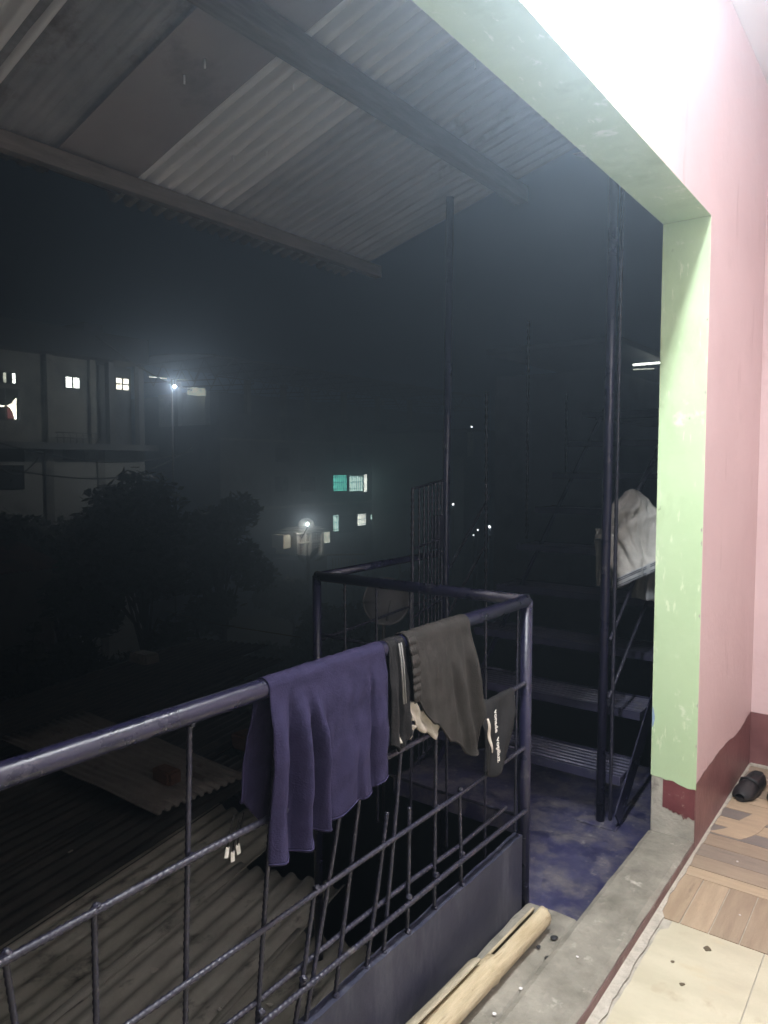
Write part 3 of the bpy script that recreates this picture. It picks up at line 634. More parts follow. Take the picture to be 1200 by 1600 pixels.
# grey sweatshirt on the stair rail
g6 = empty('grey_sweatshirt', (-1.06, 3.27, 1.36)); tag(g6, 'pale grey sweatshirt with striped hem thrown over the stair rail', 'sweatshirt')
JP = [(0.0, -1.075, .004, .004), (.03, -1.075, .030, .028), (.12, -1.070, .058, .050), (.26, -1.074, .092, .066), (.45, -1.074, .108, .076), (.65, -1.066, .110, .080), (.85, -1.052, .108, .084), (1.0, -1.036, .102, .084)]
def jk(u, an, grow=0.0):
    for a, b in zip(JP, JP[1:]):
        if u <= b[0]:
            k = (u - a[0]) / (b[0] - a[0]); cx, ra, rb = [a[i] + (b[i] - a[i]) * k for i in (1, 2, 3)]; break
    else: cx, ra, rb = JP[-1][1:]
    c, s = math.cos(an), math.sin(an); ph = an + 1.25 * u + .35 * math.sin(2 * u * 3 + an)
    fo = 1 + .05 * u * math.sin(2 * an + .6)
    k1 = abs(math.sin(2.5 * ph + .5)) ** .6 - .6
    k2 = abs(math.sin(4.5 * ph + 1.9 + 1.5 * u)) ** .7 - .6
    ru = min(1, u / .25)
    wr = .044 * k1 * (.3 + .7 * u) * ru + .018 * k2 * ru + .010 * math.sin(u * 26 + 3 * an) * math.exp(-((u - .30) / .13) ** 2) + .006 * noise.noise(Vector((c * 3, s * 3, u * 7)))
    for a0, b0, c0, aa, ww in ((4.25, 1.3, -.5, .024, .10), (4.75, .9, .3, .020, .08), (5.25, .4, .5, .022, .09), (4.0, .5, 1.2, .018, .10), (5.75, -.3, .2, .02, .12)):
        dd = (an - (a0 + b0 * (u - .5) + c0 * (u - .5) ** 2)); wr -= aa * math.exp(-(dd / ww) ** 2) * math.exp(-((u - .6) / .32) ** 2)
    x = cx + (ra * fo + wr + grow) * c; y = 3.275 + (rb * fo + wr + grow) * s
    z = 1.402 - u * .372 + .55 * u * (x + 1.065)
    return (x, y, z)
grid('hood', M['grey_cloth'], lambda u, v: (-1.128 + (.042 + .006 * math.sin(5 * v * 6.2832 + 3 * u)) * math.sin(u * 2.9) * math.cos(v * 6.2832), 3.235 + .034 * math.sin(u * 2.9) * math.sin(v * 6.2832), 1.362 - .13 * u - .35 * (-.042 * math.sin(u * 2.9) * math.cos(v * 6.2832))), 20, 28, g6, .003)
grid('sweatshirt_body', M['grey_cloth'], lambda u, v: jk(u, v * 2 * math.pi), 60, 72, g6, .003)
def hem(u, v):
    x, y, z = jk(1.0, v * 2 * math.pi, .002); return (x, y, z + .004 - .046 * u)
hb = grid('hem_band', M['white_cloth'], hem, 6, 72, g6, .004)
for zz in (.004, .012, .032, .040):
    def st(u, v, zz=zz):
        x, y, z = jk(1.0, v * 2 * math.pi, .0048); return (x, y, z + .002 - zz - .0035 * u)
    o = grid('hem_stripe', M['stripe'], st, 1, 72, g6, .001)
def sleeve(u, v):
    an = v * 2 * math.pi; c, s = math.cos(an), math.sin(an)
    cx = -1.158 + .022 * u + .006 * math.sin(u * 5); cy = 3.205; r = .026 - .006 * u + .004 * noise.noise(Vector((c * 3, s * 3, u * 6)))
    return (cx + r * c, cy + r * .6 * s, 1.205 - .135 * u)
grid('sleeve', M['grey_cloth'], sleeve, 24, 24, g6, .003)
lettering('MKA', Vector((-1.155, 3.186, 1.118)), .020, M['stripe'], g6, Matrix(((0, 1, 0, 0), (0, 0, -1, 0), (-1, 0, 0, 0), (0, 0, 0, 1))))
def strip(name, m, x0, x1, y, z0, z1, amp, parent, tap=0.0, fq=7.0):
    return grid(name, m, lambda u, v: (x0 + (x1 - x0) * (v * (1 - tap * u) + .5 * tap * u) + .003 * math.sin(u * 6), y + amp * math.sin(v * fq + u * 2), z0 + (z1 - z0) * u + .004 * math.sin(v * 5) * u), 14, 12, parent, .003)
strip('cuff_lining', M['dull_cloth'], -1.155, -1.115, 3.225, 1.080, 1.052, .006, g6)
strip('drawcord_end', M['dull_cloth'], -1.150, -1.122, 3.23, 1.055, .962, .004, g6, .8)
g7 = empty('grey_shirt', (-1.03, 3.33, 1.05)); tag(g7, 'dull grey shirt end hanging below the sweatshirt hem beside the jamb', 'shirt')
strip('shirt_tail', M['dull_cloth'], -1.085, -1.025, 3.33, 1.09, .905, .008, g7)
strip('shirt_tail', M['white_cloth'], -1.025, -.955, 3.325, 1.09, .900, .010, g7, fq=12)
g8 = empty('grey_sleeve_cloth', (-1.24, 3.27, 1.2)); tag(g8, 'limp grey cloth end showing just behind the navy stair pole', 'cloth')
strip('cloth_end', M['dull_cloth'], -1.262, -1.185, 3.32, 1.165, .945, .006, g8, .45)
strip('cloth_knot', M['grey_cloth'], -1.250, -1.190, 3.30, 1.215, 1.168, .010, g8)

# ================================================================ BAMBOO ON THE LEDGE
bb = empty('split_bamboo', (-.965, 1.2, .02)); tag(bb, 'split yellow bamboo cane lying on the ledge against the parapet', 'bamboo')
BA, BB_ = Vector((-1.000, .30, .064)), Vector((-.960, 2.125, .064))
def bpt(t, an, r):
    p = BA.lerp(BB_, t); return (p.x + r * math.cos(an), p.y, p.z + r * math.sin(an))
NU, NV = 120, 32
nodes = [.05, .24, .43, .62, .815]
def brad(t):
    r = .0345 + .003 * noise.noise(Vector((t * 9, 0, 0)))
    for q in nodes:
        d = abs(t - q)
        if d < .010: r += .003 * (1 - d / .010)
        elif d < .016: r -= .001
    return r
bm = bmesh.new(); gv = [[None] * NV for _ in range(NU + 1)]; gi = [[None] * NV for _ in range(NU + 1)]
for i in range(NU + 1):
    t = i / NU
    for j in range(NV):
        an = 2 * math.pi * j / NV; r = brad(t)
        tt = t + (.004 * noise.noise(Vector((j * .7, 1, 1))) if i == NU else 0)
        gv[i][j] = bm.verts.new(bpt(tt, an, r)); gi[i][j] = bm.verts.new(bpt(tt, an, r - .008))
def openq(i, j):
    t = (i + .5) / NU; an = 360 * (j + .5) / NV
    return t > .835 and 95 < an < 150
for i in range(NU):
    for j in range(NV):
        k = (j + 1) % NV
        if openq(i, j): continue
        bm.faces.new((gv[i][j], gv[i][k], gv[i + 1][k], gv[i + 1][j])); f = bm.faces.new((gi[i][k], gi[i][j], gi[i + 1][j], gi[i + 1][k])); f.material_index = 1
        for (a, b, ii, jj) in ((i, j, i, (j - 1) % NV), (i, k, i, (j + 1) % NV)):
            if openq(ii, jj): bm.faces.new((gv[i][b], gv[i + 1][b], gi[i + 1][b], gi[i][b]))
        if i == NU - 1: bm.faces.new((gv[NU][j], gv[NU][k], gi[NU][k], gi[NU][j]))
        if i and openq(i, j) != openq(i + (1 if i < NU - 1 else 0), j): bm.faces.new((gv[i + 1][j], gv[i + 1][k], gi[i + 1][k], gi[i + 1][j]))
bmesh.ops.recalc_face_normals(bm, faces=bm.faces)
me = bpy.data.meshes.new('cane'); bm.to_mesh(me); bm.free(); me.materials.append(M['bamboo']); me.materials.append(M['bamboo_in'])
link('cane', me, None, bb, smooth=True)
def lath(u, v):
    p = BA.lerp(BB_, u * .80); return (p.x - .052 + .044 * v, p.y, p.z + .020 + .030 * math.sin(v * 1.75) + .002 * math.sin(u * 19))
grid('split_lath', M['bamboo_grey'], lath, 60, 8, bb, .005)

# crumbs and paint chips on sill, ledge and floor
chip_n = 0
for (x, y, z, s, m) in [(-.80, 2.03, .046, .005, 'white'), (-.885, 1.83, .028, .006, 'white'), (-.90, 1.70, .028, .006, 'white'), (-.47, 2.62, .0015, .004, 'white'), (-.55, 2.98, .0015, .005, 'white')]:
    b = bmesh.new(); bmesh.ops.create_icosphere(b, subdivisions=1, radius=s)
    for v in b.verts: v.co = Vector((v.co.x * random.uniform(.7, 1.4), v.co.y * random.uniform(.6, 1.3), v.co.z * .35)) + Vector((x, y, z))
    me = bpy.data.meshes.new('paint_chip'); b.to_mesh(me); b.free()
    tag(link('paint_chip', me, M[m]), 'tiny white paint chip on ' + ('the raised sill' if z > .04 else 'the ledge beside the bamboo, ' + ('farther one' if y > 1.75 else 'nearer one') if z > .02 else 'the wood pattern floor, ' + ('nearer one' if y < 2.8 else 'farther one')), 'paint chip', 'white paint chips')
for (x, y, z, s) in [(-.905, 2.10, .0265, .010), (-.925, 2.03, .026, .007), (-.880, 2.00, .026, .009), (-.515, 2.372, .0006, .011), (-.585, 2.245, .0006, .0055), (-.535, 2.16, .0006, .007)]:
    b = bmesh.new(); bmesh.ops.create_icosphere(b, subdivisions=2, radius=s)
    for v in b.verts:
        k = 1 + .5 * noise.noise(v.co * 120 + Vector((x * 50, y * 50, 0))); v.co = Vector((v.co.x * k, v.co.y * k * 1.3, v.co.z * .18)) + Vector((x, y, z))
    me = bpy.data.meshes.new('dirt_blot'); b.to_mesh(me); b.free()
    tag(link('dirt_blot', me, M['dark'] if z > .02 else M['bamboo_in'], smooth=True), 'small black blot of dirt on the cement ledge by the bamboo tip' if z > .02 else 'small black speck of dirt on the cream floor tile', 'dirt', 'dirt blots on the ledge' if z > .02 else 'dirt specks on the cream tile')

# ================================================================ LOW TIN ROOFS BELOW
low = empty('low_tin_roof', (-4, 2, -1)); tag(low, 'old stained corrugated tin roof below the railing', 'roof')
def lowsheet(m, x, y0, y1, dz, wd=.80, rot=12.0, slope=-.05):
    a = R(rot); u = Vector((-math.sin(a), math.cos(a), 0)); v = Vector((-math.cos(a), -math.sin(a), slope))
    p = Vector((x, 0, -1.0 + dz + (-2.0 - x) * slope)) + u * (y0 / math.cos(a))
    corr('roof_sheet', m, p, u, v, (y1 - y0), wd, 0.125, .020, low, 14, .0015, wob_=.02, sharp=1.2)
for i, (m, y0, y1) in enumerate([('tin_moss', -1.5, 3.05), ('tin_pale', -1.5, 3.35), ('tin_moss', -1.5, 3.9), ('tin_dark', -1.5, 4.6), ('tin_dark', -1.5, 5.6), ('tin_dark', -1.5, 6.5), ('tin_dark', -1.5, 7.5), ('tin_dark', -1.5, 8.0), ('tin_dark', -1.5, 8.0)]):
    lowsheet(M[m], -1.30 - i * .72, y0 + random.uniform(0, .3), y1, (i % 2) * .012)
tag(box('low_house_wall', M['outer_cement'], -7.6, -1.25, -1.4, 2.7, -7, -1.32), 'plain wall of the low house under the tin roof', 'wall')
ls = corr('loose_tin_sheet', M['tin_loose'], (-4.28, 3.05, -.93), (-1, -.02, .03), (.0, 1, 0), 2.2, .88, .075, .012, None, 12, .0015, wob_=.03)
tag(ls, 'loose corrugated sheet laid across the tin roof, wavy end showing', 'tin sheet')
def lump(name, m, loc, s, label, cat, group=None):
    b = bmesh.new(); bmesh.ops.create_cube(b, size=1); bmesh.ops.bevel(b, geom=b.edges[:], offset=.12, segments=2, affect='EDGES')
    for v in b.verts:
        v.co = Vector((v.co.x * s[0], v.co.y * s[1], v.co.z * s[2])) * (1 + .12 * noise.noise(v.co * 2 + Vector(loc))) + Vector(loc)
    me = bpy.data.meshes.new(name); b.to_mesh(me); b.free(); return tag(link(name, me, m), label, cat, group)
lump('brick', M['rust'], (-4.62, 3.40, -.845), (.22, .12, .10), 'dark brick weighing down the loose tin sheet', 'brick')
lump('stone', M['rust'], (-4.75, 4.35, -.90), (.26, .18, .14), 'reddish stone on the dark tin roof behind the purple shirt', 'stone')
lump('stone', M['tin_loose'], (-7.6, 5.3, -.80), (.35, .22, .12), 'pale stone far out on the dark tin roof', 'stone')
sc = [(-3.72, 3.03), (-3.62, 2.90), (-3.72, 2.55), (-3.05, 2.15), (-2.72, 2.60), (-3.25, 1.85), (-2.55, 2.15), (-2.38, 2.30), (-2.62, 1.98), (-4.6, 2.6), (-5.3, 2.4)]
for k, (x, y) in enumerate(sc):
    b = MB(); rr_ = random.uniform(.016, .034); rg = [(math.cos(q * 1.05 + k) * rr_ * random.uniform(.5, 1.2), math.sin(q * 1.05 + k) * rr_ * random.uniform(.4, .9)) for q in range(6)]
    z = -1.0 - (-2.0 - x) * .05 + .028 + (.10 if x < -4.3 else 0) * 0
    v = [(x + a, y + c, z + .008 * random.random()) for a, c in rg]; v += [(p[0], p[1], p[2] - .002) for p in v]
    f = [tuple(range(6)), tuple(reversed(range(6, 12)))] + [(i, i + 6, (i + 1) % 6 + 6, (i + 1) % 6) for i in range(6)]
    me = bpy.data.meshes.new('litter_scrap'); me.from_pydata(v, [], f); me.update()
    tag(link('litter_scrap', me, M['print']), 'small pale scrap of litter on the ' + ('dark left part of the tin roof' if x < -3.5 else 'paler lit part of the tin roof'), 'litter', 'litter on the dark tin sheets' if x < -3.5 else 'litter on the pale tin sheets')

# satellite dish beyond the corner rail
dish = empty('satellite_dish', aD(600, 985, 6.5)); tag(dish, 'dull round satellite dish beyond the corner of the railing', 'dish')
c = aD(602, 940, 6.5); fwd = Vector((-math.sin(HEAD), math.cos(HEAD), 0))
zax = (-fwd + Vector((.25, 0, .25))).normalized(); xa = zax.cross(Vector((0, 0, 1))).normalized(); ya = zax.cross(xa)
grid('reflector', M['galv_dim'], lambda u, v: c + (xa * math.cos(v * 6.2832) + ya * math.sin(v * 6.2832)) * (.21 * u) + zax * (.06 * u * u), 10, 32, dish, .004)
tube('mast', M['galv_dim'], [c - zax * .03, c + Vector((-.02, 0, -.30)), c + Vector((-.02, 0, -2.0))], .016, dish, 8)
tube('feed_arm', M['galv_dim'], [c - ya * -.19, c + zax * .26], .008, dish, 6)

# ================================================================ BACKGROUND
tag(MB().box(-290, 290, -290, 290, -7.6, -7.0).build('ground', M['ground']), kind='structure')
# ---- lit house block on the left: face on the plane X = -28.5
LX = -28.5
bl_ = empty('left_apartment_block', (LX, 17, -7)); tag(bl_, 'grey plastered block with small lit windows and water tower, left side', 'building')
def L(px, py): p = aX(px, py, LX); return p.y, p.z
def fbox(name, m, px0, py0, px1, py1, d0, d1, parent, X=LX):
    a = aX(px0, py1, X); b = aX(px1, py0, X); pc = aX((px0 + px1) / 2, py0, X); pd = aX((px0 + px1) / 2, py1, X)
    return MB().box(X - d0, X + d1, a.y, b.y, pd.z, pc.z).build(name, m, parent)
y0, zr = L(-160, 545); y1, _ = L(222, 560); zs = L(60, 692)[1]; zt = L(60, 553)[1]
box('upper_wall', M['fac_a'], LX - 8, LX, y0, L(137, 600)[0], zs, zt, bl_)
box('recessed_wall', M['fac_b'], LX - 8, LX - .9, L(137, 600)[0], y1, zs, zt, bl_)
box('lower_wall', M['fac_w'], LX - 8, LX + .05, y0, y1, -7, zs - .25, bl_)
box('floor_slab', M['fac_b'], LX - 8, LX + .8, y0, y1 + .2, zs - .25, zs, bl_)
box('roof', M['dark'], LX - 8.5, LX + .9, y0, y1 - .3, zt, zt + 1.05, bl_)
a = L(143, 500); b = L(172, 494)
box('water_tower', M['dark'], LX - 2.5, LX - .6, a[0], b[0], zt + .9, a[1], bl_)
for px in (74, 141, 170, 216):
    yy_ = L(px, 600)[0]; box('column', M['fac_a'] if px < 150 else M['fac_b'], LX - .1, LX + .22, yy_ - .13, yy_ + .13, zs, zt - .002, bl_)
for px in (74, 155): yy_ = L(px, 720)[0]; box('pilaster', M['fac_a'], LX + .05, LX + .18, yy_ - .16, yy_ + .16, -7, zs - .26, bl_)
def lit_window(px0, py0, px1, py1, m, nx, ny, parent, X, fr='frame', bar=.05):
    a = aX(px0, py1, X); b = aX(px1, py0, X)
    w_ = empty('window', (X, (a.y + b.y) / 2, a.z)); w_.parent = parent; w_.matrix_parent_inverse = Matrix.Translation(parent.location).inverted()
    dy = (b.y - a.y) / nx; dz = (b.z - a.z) / ny
    for i in range(nx):
        for j in range(ny):
            o = MB().box(X + .01, X + .03, a.y + i * dy + bar / 2, a.y + (i + 1) * dy - bar / 2, a.z + j * dz + bar / 2, a.z + (j + 1) * dz - bar / 2).build('pane', m[(i + j * nx) % len(m)] if isinstance(m, list) else m)
            o.parent = w_; o.matrix_parent_inverse = Matrix.Translation((X, (a.y + b.y) / 2, a.z)).inverted()
    f = MB()
    for i in range(nx + 1): f.box(X - .02, X + .06, a.y + i * dy - bar / 2, a.y + i * dy + bar / 2, a.z - bar / 2, b.z + bar / 2)
    for j in range(ny + 1): f.box(X - .015, X + .055, a.y, b.y, a.z + j * dz - bar / 2, a.z + j * dz + bar / 2)
    o = f.build('frame', M[fr]); o.parent = w_; o.matrix_parent_inverse = Matrix.Translation((X, (a.y + b.y) / 2, a.z)).inverted()
    return w_
lit_window(101, 590, 124, 606, M['win_white'], 2, 1, bl_, LX)
lit_window(180, 592, 201, 609, M['win_warm'], 2, 2, bl_, LX - .86)
lit_window(-12, 583, 24, 597, [M['win_dim'], M['glass_dark'], M['win_dim'], M['glass_dark'], M['win_white']], 5, 1, bl_, LX)
lit_window(-14, 609, 29, 655, [M['glass_dark'], M['glass_dark'], M['win_dim']], 2, 1, bl_, LX)
# the curtain shapes in the big window
def curtain(m, pts, name):
    v = []
    for px, py in pts:
        p = aX(px, py, LX + .07); v.append(tuple(p))
    k = len(v); v += [(p[0] + .02, p[1], p[2]) for p in v]
    me = bpy.data.meshes.new(name); me.from_pydata(v, [], [tuple(range(k)), tuple(reversed(range(k, 2 * k)))] + [(i, i + k, (i + 1) % k + k, (i + 1) % k) for i in range(k)]); me.update()
    link(name, me, m, bl_)
curtain(M['win_warm'], [(11, 634), (18, 630), (25, 622), (25.5, 655), (23, 655), (20, 645), (16, 638)], 'window_curtain')
curtain(M['win_warm'], [(-5, 630), (0, 633), (8, 634), (4, 636), (-5, 635)], 'window_curtain')
M['win_red'] = glow('win_red', (.30, .03, .02), .8)
curtain(M['win_red'], [(11, 637), (15, 638.5), (19.5, 646), (21.5, 654), (12, 654)], 'window_curtain')
for (q0, q1, q2, q3) in ((-30, 699, 36, 721), (97, 703, 130, 719)): fbox('dark_window', M['glass_dark'], q0, q1, q2, q3, .1, .085, bl_)
fbox('dark_window', M['glass_dark'], -20, 727, 36, 765, .1, .085, bl_)
# balcony rail
for py in (676, 684):
    a, b = L(72, py), L(140, py + 2); tube('balcony_rail', M['steel'], [(LX + .7, a[0], a[1]), (LX + .7, b[0], b[1])], .025, bl_, 6)
for k in range(7):
    a = L(75 + k * 10, 676); tube('balcony_bar', M['steel'], [(LX + .7, a[0], a[1]), (LX + .7, a[0], zs)], .018, bl_, 6)
# drooping cables in front of it
for k, (p0, p1, sg) in enumerate([((-10, 722, 24), (60, 715, 26), .5), ((-10, 690, 24), (300, 705, 34), .6), ((150, 525, 26), (300, 610, 40), .3), ((20, 735, 22), (300, 700, 38), .8)]):
    a, b = aD(*p0), aD(*p1)
    o = tube('sagging_cable', M['dark'], [a.lerp(b, i / 16) - Vector((0, 0, sg * math.sin(math.pi * i / 16))) for i in range(17)], .03, None, 5)
    tag(o, ['thin dark cable drooping low before the left block', 'thin dark cable slung along the floor slab of the left block', 'thin cable running down from the water tower', 'thin cable crossing above the dark tree crowns'][k], 'cable')

# ---- long building with roof canopy: corner nearest at pixel column 345
BX, BY = -34.9, 30.0
bd_ = empty('terrace_building', (BX, BY, -7)); tag(bd_, 'long dim building with trussed roof canopy over its top terrace', 'building')
def Q(px, py, X=BX): p = aX(px, py, X); return p.y, p.z
zdeck = Q(500, 672)[1]
YE = Q(735, 700)[0]
box('wall', M['fac_b'], BX - 14, BX, BY, YE, -7, zdeck, bd_)
box('terrace_wall', M['fac_b'], BX - 14, BX - 1.8, BY + 1.5, YE - 1, zdeck, zdeck + 2.2, bd_)
box('parapet_wall', M['fac_b'], BX - .2, BX + .003, BY, YE, zdeck, zdeck + .75, bd_)
box('floor_band', M['fac_a'], BX - .1, BX + .12, BY, YE, Q(500, 690)[1] - .15, Q(500, 690)[1], bd_)
box('floor_band', M['fac_a'], BX - .1, BX + .12, BY, YE, Q(545, 785)[1] - .12, Q(545, 785)[1] + .05, bd_)
zc = Q(345, 563)[1]; ze = Q(420, 606)[1]
for px in (387, 443, 480, 537, 590, 640):
    yy_ = Q(px, 640)[0]; box('column', M['fac_a'], BX - .15, BX + .15, yy_ - .17, yy_ + .17, zdeck + .7, ze + .3, bd_)
for x in (BX - 4, BX - 8): box('column', M['fac_a'], x - .15, x + .15, BY - .1, BY + .2, zdeck, ze + .3, bd_)
# canopy sheet and its trusses
grid('canopy_sheet', M['steel'], lambda u, v: (BX + 1.0 - 9 * u, BY - 1.2 + (YE - BY + 1.5) * v, zc + .1 + .9 * math.sin(u * 2.4) * .5 + .03 * math.sin(v * 300)), 8, 60, bd_, .03)
for k in range(11):
    yy_ = BY - 1 + k * (YE - BY) / 10.0; t = MB()
    t.beam((BX + .9, yy_, zc), (BX - 7, yy_, zc + .1), .06, .06); t.beam((BX + .9, yy_, ze), (BX - 7, yy_, ze + .3), .06, .06)
    for q in range(8):
        xa_, xb_ = BX + .9 - q, BX + .9 - q - 1
        t.beam((xa_, yy_, zc if q % 2 else ze), (xb_, yy_, ze if q % 2 else zc), .04, .04)
    t.build('truss', M['steel'], bd_)
t = MB(); n = 22
for q in range(n):
    ya_ = BY - 1 + q * (YE - BY) / n; yb_ = BY - 1 + (q + 1) * (YE - BY) / n
    t.beam((BX + .95, ya_, zc if q % 2 else ze + .2), (BX + .95, yb_, ze + .2 if q % 2 else zc), .05, .05)
t.beam((BX + .96, BY - 1.1, zc + .02), (BX + .96, YE, zc + .02), .08, .10); t.beam((BX + .96, BY - 1.1, ze + .18), (BX + .96, YE, ze + .18), .07, .07)
t.build('edge_girder', M['steel'], bd_)
# windows
def bars(px0, py0, px1, py1, n, parent, X):
    a = aX(px0, py1, X); b = aX(px1, py0, X); g = MB()
    for i in range(n + 1):
        y = a.y + (b.y - a.y) * i / n; g.box(X + .10, X + .125, y - .018, y + .018, a.z, b.z)
    for q in (.15, .55, .9): g.box(X + .125, X + .14, a.y, b.y, a.z + (b.z - a.z) * q - .018, a.z + (b.z - a.z) * q + .018)
    g.build('window_grille', M['dark'], parent)
lit_window(519, 742, 541, 768, M['win_teal'], 1, 1, bd_, BX); lit_window(545, 743, 567, 768, M['win_mint'], 1, 1, bd_, BX); lit_window(567, 741, 573, 769, M['win_white'], 1, 1, bd_, BX)
bars(519, 742, 567, 768, 16, bd_, BX)
lit_window(519, 804, 529, 831, M['win_mint'], 1, 1, bd_, BX); lit_window(557, 802, 571, 822, M['win_white'], 1, 1, bd_, BX); lit_window(529, 802, 557, 804.5, M['win_white'], 5, 1, bd_, BX)
bars(519, 804, 529, 831, 4, bd_, BX); bars(557, 802, 571, 822, 5, bd_, BX); fbox('shutter', M['dark'], 530, 805, 556, 832, .1, .05, bd_, BX)
lit_window(578, 803, 588, 812, M['win_mint'], 1, 1, bd_, BX); lit_window(601, 802, 606, 810, M['win_white'], 1, 1, bd_, BX); lit_window(611, 801, 616, 810, M['win_white'], 1, 1, bd_, BX); lit_window(622, 803, 628, 806, M['win_dim'], 1, 1, bd_, BX)
lit_window(640, 727, 656, 750, [M['win_white'], M['glass_dark'], M['win_warm'], M['win_white']], 4, 1, bd_, BX)
for (q0, q1, q2, q3) in ((430, 700, 452, 722), (522, 697, 548, 720), (470, 745, 492, 768), (430, 745, 450, 768), (600, 745, 622, 768)): fbox('dark_window', M['glass_dark'], q0, q1, q2, q3, .1, .02, bd_, BX)
box('pale_panel', M['fac_w'], BX - .3, BX - .2, Q(602, 632)[0] - .15, Q(602, 632)[0] + .15, Q(602, 633)[1], Q(602, 624)[1], bd_)
# the part beyond its corner, lit by the bare lamp
box('side_room', M['fac_w'], BX - 7.2, BX - 2.4, BY + .9, BY + 1.3, zdeck - .5, ze - .3, bd_)
a = aY(293, 617, BY - .02); b = aY(303, 605, BY - .02); box('side_window', M['win_dim'], a.x, b.x, BY - .05, BY + .9, a.z, b.z, bd_)
lp = aD(273, 604, 29.0)
lamp = empty('pole_lamp', lp); tag(lamp, 'bare bright white lamp on a thin pole before the terrace building', 'street lamp')
lit_bulb('bulb', lp, .045, 200, (.96, .98, 1.0), lamp)
tube('lamp_holder', M['dark'], [lp + Vector((0, 0, .05)), lp + Vector((0, 0, .30)), lp + Vector((-.5, .25, .33))], .025, lamp, 8)
tube('lamp_pole', M['dark'], [lp + Vector((-.5, .25, .35)), Vector((lp.x - .52, lp.y + .25, -7))], .035, lamp, 8)
t2 = empty('strip_light', aY(240, 590, BY - .5)); tag(t2, 'thin bright strip lights in line under the canopy', 'lamp')
a, b = aY(232, 588.5, BY - .5), aY(260, 591.5, BY - .5); tube('strip', M['win_white'], [a, b], .03, t2, 6)
a, b = aY(276, 593, BY - .5), aY(294, 594, BY - .5); tube('strip', M['win_dim'], [a, b], .02, t2, 6)

# ---- small lit lattice house with dome
SXp = aD(487, 850, 42); sh = empty('domed_kiosk', (SXp.x, SXp.y, -7)); tag(sh, 'small floodlit cream lattice building with white dome', 'building')
def K(px, py): return aX(px, py, SXp.x)
def kbox(name, m, px0, py0, px1, py1, d0, d1):
    a, b = K(px0, py1), K(px1, py0); return MB().box(SXp.x - d0, SXp.x + d1, a.y, b.y, a.z, b.z).build(name, m, sh, bevel=.01)
M['kiosk'] = mat('kiosk', (.66, .59, .47), (.76, .69, .56), .8, 2)
kbox('wall', M['kiosk'], 463, 834, 504, 868, 1.6, -.1); kbox('base', M['dark'], 458, 868, 508, 1000, 1.7, .15)
for px in (462, 474.5, 483, 501.5): kbox('pillar', M['fac_w'], px, 832, px + 2.6, 868, .2, .10)
for k, (p0, q0, p1, q1, d) in enumerate([(461, 829, 508, 834, .25), (468, 826, 506, 829, .2), (473, 823.5, 504, 826, .15)]): kbox('cornice', M['fac_w'], p0, q0, p1, q1, 1.7 - k * .15, d - k * .05)
g = MB()
for i in range(11):
    a, b = K(464 + i * 3.8, 868), K(464 + i * 3.8, 834); g.box(SXp.x - .1, SXp.x - .07, a.y - .014, a.y + .014, a.z, b.z)
for j in range(8):
    a, b = K(463, 836 + j * 4.2), K(502, 836 + j * 4.2); g.box(SXp.x - .069, SXp.x - .05, a.y, b.y, a.z - .016, a.z + .016)
g.build('lattice', M['rust'], sh)
kbox('lintel', M['fac_w'], 463, 846, 502, 848, .2, .06); kbox('doorway', M['dark'], 477.5, 850, 482.5, 868, .2, -.06)
kbox('side_panel', M['win_dim'], 505.5, 831, 515.5, 849, .1, .0); kbox('lit_gable', M['kiosk'], 449, 836, 460, 858, 1.2, -.3)
dc = K(490.5, 823.5); dr = (K(499.5, 823.5) - K(481.5, 823.5)).length / 2
dcen = dc + Vector((-.6, 0, 0))
grid('dome', M['fac_w'], lambda u, v: dcen + Vector((dr * math.sin(u * 1.571) * math.cos(v * 6.2832), dr * math.sin(u * 1.571) * math.sin(v * 6.2832), dr * math.cos(u * 1.571))), 10, 28, sh, .02)
kl = K(465.5, 817.5) + Vector((.5, -.15, 0)); kr = empty('kiosk_floodlight', kl); tag(kr, 'blinding white floodlight beside the kiosk dome', 'lamp')
lit_bulb('bulb', kl + Vector((.35, 0, 0)), .055, 210, (1.0, .97, .88), kr)
tube('bracket', M['dark'], [kl + Vector((.35, 0, -.05)), kl + Vector((.35, 0, -.2)), kl + Vector((-.1, 0, -.8))], .03, kr, 6)
# picket fence before it
pf = empty('picket_fence', aD(530, 880, 38)); tag(pf, 'faint row of upright fence pickets beside the kiosk', 'fence')
for k in range(9):
    p = aD(520 + k * 4.5, 872, 38); MB().beam(p, p + Vector((0, 0, -.9)), .06, .03, (1, 0, 0)).build('picket', M['fac_a'], pf)
a, b = aD(505, 867, 38), aD(570, 866, 38); tube('fence_rail', M['fac_a'], [a, b], .05, pf, 6)

